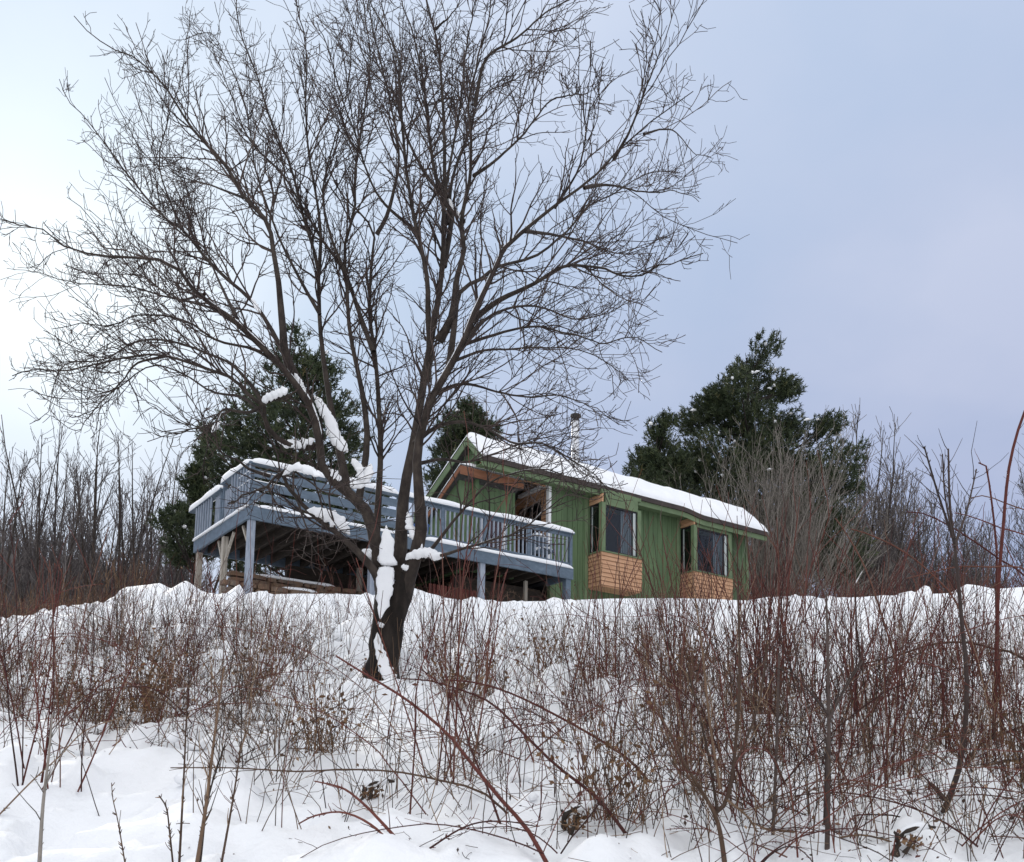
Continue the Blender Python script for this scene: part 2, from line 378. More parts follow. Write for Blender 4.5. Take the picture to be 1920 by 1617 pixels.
# wing window with red curtain
w = HB(); w.bx(-2.15, -2.05, -1.53, -1.46, 8.75, 9.92); w.bx(-1.35, -1.25, -1.53, -1.46, 8.75, 9.92); w.bx(-2.05, -1.35, -1.53, -1.46, 9.84, 9.92); w.bx(-2.05, -1.35, -1.53, -1.46, 8.75, 8.83)
d = w.build('wing_window', M['white'], house)
w = HB(); w.bx(-2.05, -1.35, -1.515, -1.508, 8.83, 9.84); w.build('pane', M['glass'], d)
w = HB()
for q in range(14): w.bx(-2.04+q*.05, -2.0+q*.05, -1.60-.015*(q % 2), -1.58-.015*(q % 2), 8.84, 9.83)
w.build('curtain', M['red_curtain'], d)
# --- bays
def bay(s0, s1):
    f = -.6
    g = HB(); g.bx(s0, s0+.14, f-.14, f, 9.26, 10.72); g.bx(s1-.14, s1, f-.14, f, 9.26, 10.72)       # corner posts
    g.bx(s0+.14, s1-.14, f-.14, f, 10.66, 11.0); g.bx(s1-.06, s1-.002, WB+.002, f-.14, 9.26, 11.0)
    g.bx(s0+.001, s1-.001, WB+.002, f-.005, 11.001, 11.12)
    bw = g.build('bay_window', M['green_trim'], house)
    c = HB(); clap_a(c, s0-.02, s1+.02, f+.02, 8.24, 9.22); clap_b(c, WB+.002, f+.0, s0-.02, 8.24, 9.22)
    c.bx(s0+.03, s1-.03, WB+.002, f-.03, 8.2, 8.238)
    c.build('cedar_panel', M['cedar'], bw)
    c = HB(); c.bx(s0-.04, s1+.04, WB+.004, f+.045, 9.222, 9.258); c.build('sill', M['green_trim'], bw)
    c = HB(); clap_b(c, WB+.002, f-.002, s0, 10.73, 10.99); c.build('cedar_header', M['cedar'], bw)
    for (nm, ax) in (('front', 0), ('side', 1)):
        fr_ = HB(); t = .045
        if ax == 0:
            x0, x1 = s0+.14, s1-.14
            fr_.bx(x0, x0+t, f-.09, f-.03, 9.26, 10.66); fr_.bx(x1-t, x1, f-.09, f-.03, 9.26, 10.66); fr_.bx(x0+t, x1-t, f-.09, f-.03, 9.26, 9.26+t); fr_.bx(x0+t, x1-t, f-.09, f-.03, 10.66-t, 10.66)
            F_ = fr_.build('window_frame', M['black_frame'], bw)
            pn = HB(); pn.bx(x0+t, x1-t, f-.065, f-.058, 9.26+t, 10.66-t); pn.build('pane', M['glass'], F_)
            sx = HB(); sx.bx(x1-t-.10, x1-t-.05, f-.057, f-.045, 9.26+t, 10.66-t); sx.bx(x1-t-.05, x1-t, f-.057, f-.05, 9.26+t, 10.66-t); sx.build('sash_rail', M['curtain'], F_)
            cu = HB()
            n = 12
            for q in range(n):
                cx = x1-t-.46+q*.036; cu.bx(cx, cx+.034, f-.20-.03*(q % 2), f-.185-.03*(q % 2), 9.28, 10.64)
            cu.build('curtain', M['curtain'], F_)
        else:
            y0, y1 = WB+.03, f-.14
            fr_.bx(s0+.03, s0+.09, y0, y0+t, 9.26, 10.72); fr_.bx(s0+.03, s0+.09, y1-t, y1, 9.26, 10.72); fr_.bx(s0+.03, s0+.09, y0+t, y1-t, 9.26, 9.26+t); fr_.bx(s0+.03, s0+.09, y0+t, y1-t, 10.72-t, 10.72)
            F_ = fr_.build('window_frame', M['black_frame'], bw)
            pn = HB(); pn.bx(s0+.058, s0+.065, y0+t, y1-t, 9.26+t, 10.72-t); pn.build('pane', M['glass'], F_)
            sx = HB(); sx.bx(s0+.045, s0+.057, y0+t, y0+t+.04, 9.26+t, 10.72-t); sx.build('sash_rail', M['curtain'], F_)
for s in bay_spans: bay(*s)
# --- trim strips either side of the bays and at the corner
w = HB()
for a in (1.36, 3.10, 5.10, 7.02): w.bx(a, a+.12, WB+.001, WB+.022, 6.0, 11.2)
w.bx(C1-.10, C1+.02, WB+.001, WB+.022, 5.9, 11.15)
w.build('wall_trim', M['green_trim'], house)
# --- roof
def eave_b(a): return EB + .22*float(smooth(4.9, 5.6, a))
def eave_z(a): return RZ - (eave_b(a)-RB)*(RZ-EZ)/(EB-RB)
A_ = [A0, 1.0, 4.9, 5.1, 5.25, 5.4, 5.6, A1]
w = HB(); T = .14
for a0, a1 in zip(A_[:-1], A_[1:]):
    p = [L(a0, RB, RZ), L(a1, RB, RZ), L(a1, eave_b(a1), eave_z(a1)), L(a0, eave_b(a0), eave_z(a0))]
    q = [(x, y, z-T) for x, y, z in p]
    w.poly(p+q, [(0,1,2,3),(7,6,5,4),(2,3,7,6)] + ([(3,0,4,7)] if a0 == A0 else []) + ([(1,2,6,5)] if a1 == A1 else []))
p = [L(A0, RB, RZ), L(A1, RB, RZ), L(A1, BACK, BZ), L(A0, BACK, BZ)]; q = [(x, y, z-T) for x, y, z in p]
w.poly(p+q, [(3,2,1,0),(4,5,6,7),(0,3,7,4),(1,2,6,5),(2,3,7,6)])
roof = w.build('roof', M['shingle'], house)
for a in (A0-.03, A1+.002):      # rake boards on the left end and the right end
    w = HB()
    for (b0, b1) in ((RB, BACK), (RB, EB)):
        w.prism([L(a, b0, roof_z(b0)-.005), L(a, b1, roof_z(b1)-.005), L(a, b1, roof_z(b1)-.23), L(a, b0, roof_z(b0)-.23)], (.028, 0, 0))
    w.build('rake_board', M['green_trim'], house)
w = HB(); wf = HB()
for a0, a1 in zip(A_[:-1], A_[1:]):
    b0, b1, z0, z1 = eave_b(a0), eave_b(a1), eave_z(a0), eave_z(a1)
    wf.poly([L(a0, b0+.002, z0-.10), L(a1, b1+.002, z1-.10), L(a1, b1+.002, z1-.30), L(a0, b0+.002, z0-.30), L(a0, b0-.03, z0-.10), L(a1, b1-.03, z1-.10), L(a1, b1-.03, z1-.30), L(a0, b0-.03, z0-.30)],
            [(0,1,2,3),(7,6,5,4),(3,2,6,7),(0,4,5,1),(0,3,7,4),(1,5,6,2)])
    w.poly([L(a0, b0+.06, z0-.005), L(a1, b1+.06, z1-.005), L(a1, b1+.06, z1-.15), L(a0, b0+.06, z0-.15), L(a0, b0+.003, z0-.005), L(a1, b1+.003, z1-.005), L(a1, b1+.003, z1-.15), L(a0, b0+.003, z0-.15)],
            [(0,1,2,3),(7,6,5,4),(3,2,6,7),(0,4,5,1),(0,3,7,4),(1,5,6,2)])
wf.build('fascia', M['green_trim'], house); w.build('gutter', M['gutter'], house)
w = HB(); w.bx(A0+.03, A1-.03, WB+.03, EB-.035, 11.02, 11.04); w.build('soffit', M['green_trim'], house)
# snow on the roof: front band and the long back slope
def snow_sheet(name, parent, fn, na, nb, thick, seed, edge=.07):
    """fn(s,t) -> a,b,z of the roof surface; rounded slab of snow on it"""
    V = []; 
    for q in range(nb+1):
        for r_ in range(na+1):
            s_, t_ = r_/na, q/nb
            a, b, z = fn(s_, t_)
            e = min(min(s_, 1-s_)*na*.8, 1) * min(min(t_, 1-t_)*nb*.8+.35, 1)
            hgt = thick*(.25+.75*math.sqrt(max(e, 0))) + (.06*(float(vnoise(a*1.1+seed, b*1.3)) - .5) + .035*(float(vnoise(a*2.6+seed, b*3)) - .5))*min(1, e+.3) + .035*(float(vnoise(a*4+seed, b*4)) - .5)
            V.append(L(a, b, z+max(hgt, .015)))
    top = len(V)
    for q in range(nb+1):
        for r_ in range(na+1):
            a, b, z = fn(r_/na, q/nb); V.append(L(a, b, z+.004))
    F = []
    n = na+1
    for q in range(nb):
        for r_ in range(na):
            k = q*n+r_; F.append((k, k+1, k+n+1, k+n))
    for r_ in range(na):
        F.append((r_, r_+top, r_+1+top, r_+1)); k = nb*n+r_; F.append((k, k+1, k+1+top, k+top))
    for q in range(nb):
        k = q*n; F.append((k, k+n, k+n+top, k+top)); k = q*n+na; F.append((k, k+top, k+n+top, k+n))
    return mesh_obj(name, make_mesh(name, V, F), M['snow_cap'], parent)
def front_fn(s_, t_):
    a = A0-.03 + (A1-A0+.06)*s_; eb = eave_b(a)+.045; b = RB + (eb-RB)*t_
    return a, b, roof_z(b) if b < EB else RZ-(b-RB)*(RZ-EZ)/(EB-RB)
snow_sheet('roof_snow', house, front_fn, 150, 12, .18, 3)
def back_fn(s_, t_):
    a = A0-.05 + (A1-A0+.10)*s_; b = RB-.0 + (BACK-RB)*t_; return a, b, roof_z(b)
snow_sheet('roof_snow', house, back_fn, 60, 24, .16, 9)
# lower wing roof
WA0, WA1, WGB, WGZ = -3.0, -.92, -1.17, 10.98
def wing_z(b): return WGZ - (WGB-b)*math.tan(R(29))
w = HB(); p = [L(WA0, WGB, WGZ), L(WA1, WGB, WGZ), L(WA1, -7.6, wing_z(-7.6)), L(WA0, -7.6, wing_z(-7.6))]; q = [(x, y, z-.10) for x, y, z in p]
w.poly(p+q, [(3,2,1,0),(4,5,6,7),(0,1,5,4),(1,2,6,5),(2,3,7,6),(3,0,4,7)]); w.build('wing_roof', M['shingle'], house)
w = HB(); w.bx(WA0-.03, WA1, WGB+.003, WGB+.035, 10.73, 10.97)
w.prism([L(WA0-.03, WGB, WGZ-.01), L(WA0-.03, -7.6, wing_z(-7.6)-.01), L(WA0-.03, -7.6, wing_z(-7.6)-.12), L(WA0-.03, WGB, WGZ-.14)], (.028, 0, 0))
w.build('wing_fascia', M['rust_wood'], house)
snow_sheet('wing_roof_snow', house, lambda s_, t_: (WA0-.05+(WA1-WA0+.05)*s_, WGB+.05+(-7.6-WGB)*t_, wing_z(WGB+.05+(-7.6-WGB)*t_)), 24, 40, .10, 21)
w = HB(); w.bx(C0-.12, C0-.01, -2.7, WB-.12, 11.103, 11.15); w.build('ledge_snow', M['snow_cap'], house, .015, True)
# chimney flue
def lathe(name, prof, n, mat, parent, loc):
    V = []; F = []
    for r_, z in prof:
        for q in range(n): V.append((loc[0]+r_*math.cos(2*math.pi*q/n), loc[1]+r_*math.sin(2*math.pi*q/n), loc[2]+z))
    for k in range(len(prof)-1):
        for q in range(n): F.append((k*n+q, k*n+(q+1) % n, (k+1)*n+(q+1) % n, (k+1)*n+q))
    return mesh_obj(name, make_mesh(name, V, F), mat, parent)
fl = L(1.42, -1.75, 11.7)
prof = [(.0,0),(.118,0),(.118,.62),(.127,.63),(.127,.67),(.118,.68),(.118,1.28),(.127,1.29),(.127,1.33),(.118,1.34),(.118,1.82),(0,1.82)]
ch = lathe('chimney_flue', prof, 20, M['steel'], house, fl)
lathe('flue_cap', [(0,1.80),(.125,1.80),(.125,1.84),(.075,1.86),(.075,1.93),(.15,1.935),(.165,1.96),(.165,2.01),(.12,2.03),(0,2.06)], 20, M['black_metal'], ch, fl)
lathe('flue_collar', [(.19,.12),(.20,.16),(.107,.42),(.107,.40)], 20, M['steel'], ch, fl)

# ------------------------------------------------------------------ deck
deck = empty('wooden_deck', (KX, KY, Z0), TH)
tag(deck, 'raised blue grey wooden deck on tall posts in front of the green house', 'deck')
DL, DB, DZ = -9.25, -3.9, 8.36
w = HB(); b_ = DB
while b_ < -.06:
    w.bx(DL+.05, -.05, b_, min(b_+.135, -.05), DZ-.035, DZ); b_ += .142
w.build('deck_floor', M['dark_wood'], deck)  # shade of the underside is put into the dark board colour
w = HB(); a_ = DL+.35
while a_ < -.1: w.bx(a_, a_+.045, DB+.05, -.065, DZ-.26, DZ-.037); a_ += .42
w.build('floor_joists', M['dark_wood'], deck)
w = HB(); w.bx(DL-.001, 0, -.06, 0, DZ-.32, DZ+.0); w.bx(DL, DL+.06, DB, -.061, DZ-.30, DZ+.0); w.bx(DL+.06, -.06, DB, DB+.06, DZ-.30, DZ-.04)
w.bx(-.06, 0, WB-.0+.03, -.061, DZ-.3, DZ)
w.build('rim_beam', M['deck'], deck)
def support(a, b, wd, mat, top=DZ-.31):
    q = W(a, b, 0); g = float(h(q[0], q[1])) - .3
    w = HB(); w.bx(a-wd/2, a+wd/2, b-wd/2, b+wd/2, g, top); return w.build('deck_post', M[mat], deck, .006)
support(-9.13, -.13, .15, 'deck_light'); support(-2.95, -.12, .15, 'deck_light'); support(-.14, -.12, .17, 'deck'); support(-6.1, -.12, .15, 'deck_light')
p1 = support(DL+.12, -1.85, .13, 'bare_wood'); support(DL+.12, -3.75, .14, 'bare_wood'); support(-.9, -1.0, .09, 'bare_wood'); support(-5.2, -2.6, .13, 'bare_wood')
w = HB(); w.bar((DL+.12, -1.76, 7.45), (DL+.12, -1.25, 8.03), .055, .055); w.bar((DL+.12, -1.94, 7.45), (DL+.12, -2.3, 8.03), .055, .055); w.build('brace', M['bare_wood'], deck)
w = HB(); w.bar((-9.13, -.23, 7.5), (-9.13, -.65, 8.03), .055, .055); w.build('brace', M['bare_wood'], deck)
# front railing: plank part on the left, baluster part on the right
def rail_post(a, b, z1, wd=.09):
    w = HB(); w.bx(a-wd/2, a+wd/2, b-wd/2, b+wd/2, DZ+.001, z1); return w.build('railing_post', M['deck'], deck)
RT = 9.36
for a in (-9.19, -8.05, -6.75, -5.45, -4.2, -2.9, -1.5, -.06): rail_post(a, -.075, RT-.04)
for b in (-1.0, -1.9): rail_post(DL+.075, b, RT-.02)
for b in (-2.05, -3.1, -3.84): rail_post(DL+.075, b, RT-.14)
w = HB(); w.bx(DL-.05, .02, -.15, .03, RT-.038, RT); w.build('top_rail', M['deck'], deck)
w = HB(); w.bx(DL-.05, DL+.13, -1.93, -.151, RT-.038, RT+.0); w.build('top_rail', M['deck'], deck)
w = HB(); w.bx(DL-.05, DL+.13, -4.3, -1.935, RT-.16, RT-.122); w.build('top_rail', M['deck'], deck)
for z in (RT-.33, RT-.60, RT-.87):
    w = HB(); w.bx(DL+.02, -5.45, -.028, -.004, z, z+.19); w.build('rail_board', M['deck'], deck)
for z in (RT-.20, RT-.42):      # light wire trim lines wrapping the corner
    w = HB(); w.bx(DL+.0, -8.3, -.003, .006, z, z+.018); w.bx(DL-.012, DL+.0, -.75, .006, z, z+.018); w.build('corner_trim', M['white'], deck)
w = HB(); w.bx(-5.4, -.02, -.10, -.05, RT-.12, RT-.04); w.build('sub_rail', M['deck'], deck)
w = HB(); w.bx(-5.4, -.02, -.10, -.05, DZ+.09, DZ+.15); w.build('bottom_rail', M['deck'], deck)
bme = None; a_ = -5.32
while a_ < -.1:
    if bme is None:
        w = HB(); w.bx(-.018, .018, -.018, .018, Z0, Z0+RT-.12-DZ-.15); o = w.build('baluster', M['deck_light'], deck); bme = o
    else: o = bme.copy(); col.objects.link(o); o.parent = deck
    o.location = L(a_, -.075, DZ+.15); a_ += .135
# left end railing: upright boards and an open stretch of balusters
def end_board(b0, b1, z1):
    w = HB(); w.bx(DL+.0, DL+.022, b0, b1, DZ+.01, z1); return w.build('end_board', M['deck'], deck)
b_ = -.02
for q in range(6):
    end_board(b_-.175, b_, RT-.04); b_ -= .19
for q in range(6):
    b1 = -2.62-q*.19; end_board(b1-.175, b1, RT-.165)
for q in range(7):
    for b1, zt_ in ((-.02-q*.19, RT-.04), (-2.61-q*.19, RT-.165)):
        w = HB(); w.bx(DL-.028, DL-.001, b1-.03, b1+.013, DZ+.0, zt_); w.build('batten', M['deck_light'], deck)
for q in range(11):
    o = bme.copy(); col.objects.link(o); o.parent = deck; o.location = L(DL+.075, -1.2-q*.13, DZ+.02); o.scale = (1, 1, 1.09)
# snow caps
def snow_strip(name, parent, pts, width, hgt, seed, mat='snow_cap'):
    """rounded ridge of snow along a path; pts in the parent's coordinates"""
    pts = np.array(pts, float); Lg = np.linalg.norm(np.diff(pts, axis=0), axis=1).sum(); n = max(8, int(Lg/.09))
    d = np.r_[0, np.cumsum(np.linalg.norm(np.diff(pts, axis=0), axis=1))]; s_ = np.linspace(0, d[-1], n)
    P = np.stack([np.interp(s_, d, pts[:, k]) for k in range(3)], 1)
    T = unit(np.gradient(P, axis=0)); S = np.cross(T, np.array([0, 0, 1.0])); S = unit(S); Up = np.cross(S, T)
    V = []; ns = 10
    for q in range(n):
        e = min(1, min(q, n-1-q)/2.2); e = math.sqrt(e)*.85+.15
        wv = width*(.88+.3*float(vnoise(s_[q]*2.1+seed, 3)))*(.6+.4*e); hv = hgt*(.72+.6*float(vnoise(s_[q]*1.5+seed, 9)))*e
        for r_ in range(ns):
            an = math.pi*r_/(ns-1)
            c_, s2 = math.cos(an), math.sin(an)
            V.append(P[q] + S[q]*wv/2*np.sign(c_)*abs(c_)**.55 + Up[q]*(hv*s2**.6 + .003 - (.02 if r_ in (0, ns-1) else 0)))
    F = []
    for q in range(n-1):
        for r_ in range(ns): F.append((q*ns+r_, q*ns+(r_+1) % ns, (q+1)*ns+(r_+1) % ns, (q+1)*ns+r_))
    V = np.array(V); c0 = len(V); V = np.vstack([V, P[0], P[-1]])
    for r_ in range(ns): F.append((c0, r_, (r_+1) % ns, c0)); F.append((c0+1, (n-1)*ns+(r_+1) % ns, (n-1)*ns+r_, c0+1))
    F = [f for f in F]
    tri = [f[:3] for f in F if f[0] == f[3]]; quad = [f for f in F if f[0] != f[3]]
    me = bpy.data.meshes.new(name); me.from_pydata([tuple(v) for v in V], [], quad+tri); me.polygons.foreach_set('use_smooth', [True]*len(me.polygons))
    return mesh_obj(name, me, M[mat], parent)
snow_strip('snow_cap', deck, [L(DL-.02, -.06, RT), L(-5.5, -.06, RT)], .24, .13, 1)
snow_strip('snow_cap', deck, [L(-5.45, -.06, RT), L(.03, -.06, RT)], .22, .10, 5)
snow_strip('snow_cap', deck, [L(DL+.04, .0, RT), L(DL+.04, -1.95, RT)], .24, .13, 8)
snow_strip('snow_cap', deck, [L(DL+.04, -1.94, RT-.122), L(DL+.04, -4.32, RT-.122)], .24, .12, 11)
snow_strip('snow_edge', deck, [L(DL+.2, -.03, DZ), L(-4.8, -.03, DZ)], .10, .05, 14)
snow_strip('snow_edge', deck, [L(-4.75, -.03, DZ), L(-.02, -.03, DZ)], .14, .085, 17)
snow_strip('snow_edge', deck, [L(DL-.03, -.02, DZ), L(DL-.03, -3.85, DZ)], .07, .04, 19)
w = HB(); w.bx(DL+.15, -.15, DB+.1, -.2, DZ+.003, DZ+.12); w.build('deck_snow', M['snow_cap'], deck, .05, True)

# chair with snow on the deck
def local_thing(name, a, b, z, rz=0): 
    p = W(a, b, z); return empty(name, p, TH+rz)
t = local_thing('deck_chair', -.62, -.55, DZ+.12); tag(t, 'snow topped blue deck chair behind the right end of the railing', 'chair')
def B_(*bxs):
    w = MB()
    for x in bxs: w.box(*x)
    return w
B_((-.24,.24,-.24,.24,.34,.38)).build('seat', M['deck'], t)
w = MB(); [w.box(-.24+q*.098, -.24+q*.098+.08, .22, .245, .38, .85) for q in range(5)]; w.build('backrest', M['deck'], t)
for x in (-.21, .21):
    for y in (-.21, .21): B_((x-.022, x+.022, y-.022, y+.022, 0, .339)).build('leg', M['deck'], t)
    B_((x-.035, x+.035, -.24, .215, .56, .59)).build('armrest', M['deck'], t)
    B_((x-.02, x+.02, -.22, -.18, .381, .559)).build('arm_post', M['deck'], t)
snow_strip('snow_cap', t, [(-.23, .23, .85), (.23, .23, .85)], .10, .09, 30); snow_strip('snow_cap', t, [(0, -.22, .38), (0, .2, .38)], .44, .10, 33)
# blue tub on the deck
t = local_thing('plastic_tub', -4.55, -.5, DZ+.12); tag(t, 'blue plastic tub with snow on the deck near the big tree', 'tub')
lathe('body', [(0,0),(.16,0),(.20,.36),(.215,.36),(.215,.385),(.19,.385),(.15,.02)], 20, M['plastic_blue'], t, (0,0,0))
lathe('snow_cap', [(.19,.37),(.17,.41),(.11,.45),(0,.46)], 16, M['snow_cap'], t, (0,0,0))

# under the deck: stone wall, lumber, red slatted panel
Zp = 5.95
def stone_row(a0, a1, b, z0, rows, seed, hmin=.10, hmax=.2):
    rr = random.Random(seed); mb = MB(); z = z0
    for r_ in range(rows):
        a = a0 + rr.uniform(0, .2); hh = rr.uniform(hmin, hmax)
        while a < a1:
            ln = rr.uniform(.16, .6); d = rr.uniform(.2, .34); hz = hh*rr.uniform(.75, 1.05); z_ = z + rr.uniform(-.012, .012)
            loop = []
            n = 9
            for q in range(n):
                an = 2*math.pi*q/n; ca, sa = math.cos(an), math.sin(an)
                loop.append((a+ln/2+ln*.52*np.sign(ca)*abs(ca)**.5*rr.uniform(.86, 1.02), -b+d/2*np.sign(sa)*abs(sa)**.5*rr.uniform(.8, 1.05), z_))
            top = [(x+rr.uniform(-.02, .02), y+rr.uniform(-.02, .02), z_+hz+rr.uniform(-.02, .012)) for x, y, _ in loop]
            mb.poly(loop+top, [tuple(range(n))[::-1], tuple(range(n, 2*n))]+[(q, (q+1) % n, n+(q+1) % n, n+q) for q in range(n)])
            a += ln+.01
        z += hh
    return mb, z
sw = empty('stone_wall', W(0, 0, Zp), TH); tag(sw, 'low brown dry stone wall with patches of snow under the deck', 'wall')
mb, zt = stone_row(-9.4, -4.9, -1.3, 0, 7, 4); mb.build('stones', M['stone'], sw, .012)
mb, zt2 = stone_row(-9.0, -3.2, -2.0, .1, 8, 9); mb.build('upper_stones', M['stone'], sw, .012)
for q, (a0, a1, bb, zz) in enumerate(((-7.9, -7.0, -1.3, zt), (-6.6, -6.25, -1.28, zt), (-6.0, -5.3, -1.3, zt), (-8.3, -6.2, -2.0, zt2))):
    snow_strip('snow_cap', sw, [(a0, -bb, zz-.015), (a1, -bb, zz-.015)], .26, .055, 40+q)
t = local_thing('lumber_stack', -4.6, -1.2, Zp); tag(t, 'stack of grey green boards with snow between them beneath the deck', 'lumber')
rr = random.Random(3)
for q in range(8):
    w = MB()
    for k in range(3): x = -.45+k*.3+rr.uniform(-.02, .02); w.box(-.5+rr.uniform(-.1,.05), .6+rr.uniform(-.1,.1), -.3+k*.2, -.12+k*.2, .25+q*.14, .25+q*.14+.06)
    w.box(-.4, -.33, -.3, .3, .25+q*.14-.07, .25+q*.14-.001); w.box(.4, .47, -.3, .3, .25+q*.14-.07, .25+q*.14-.001)
    w.build('board_layer', M['bare_wood'], t)
snow_strip('snow_cap', t, [(-.5, 0, 1.29), (.6, 0, 1.29)], .5, .07, 60)
B_((-.45,-.3,-.3,.3,-.1,.179),(.35,.5,-.3,.3,-.1,.179)).build('bearer', M['dark_wood'], t)
t = local_thing('slatted_screen', -3.3, -.9, Zp); tag(t, 'dark red slatted screen standing in the shade beneath the deck', 'screen')
w = MB(); [w.box(-.75+q*.115, -.75+q*.115+.075, -.012, .012, .0, 1.55) for q in range(13)]; w.build('slats', M['red_paint'], t)
B_((-.78,.78,.013,.05,.3,.38),(-.78,.78,.013,.05,1.25,1.33)).build('crossbar', M['red_paint'], t)

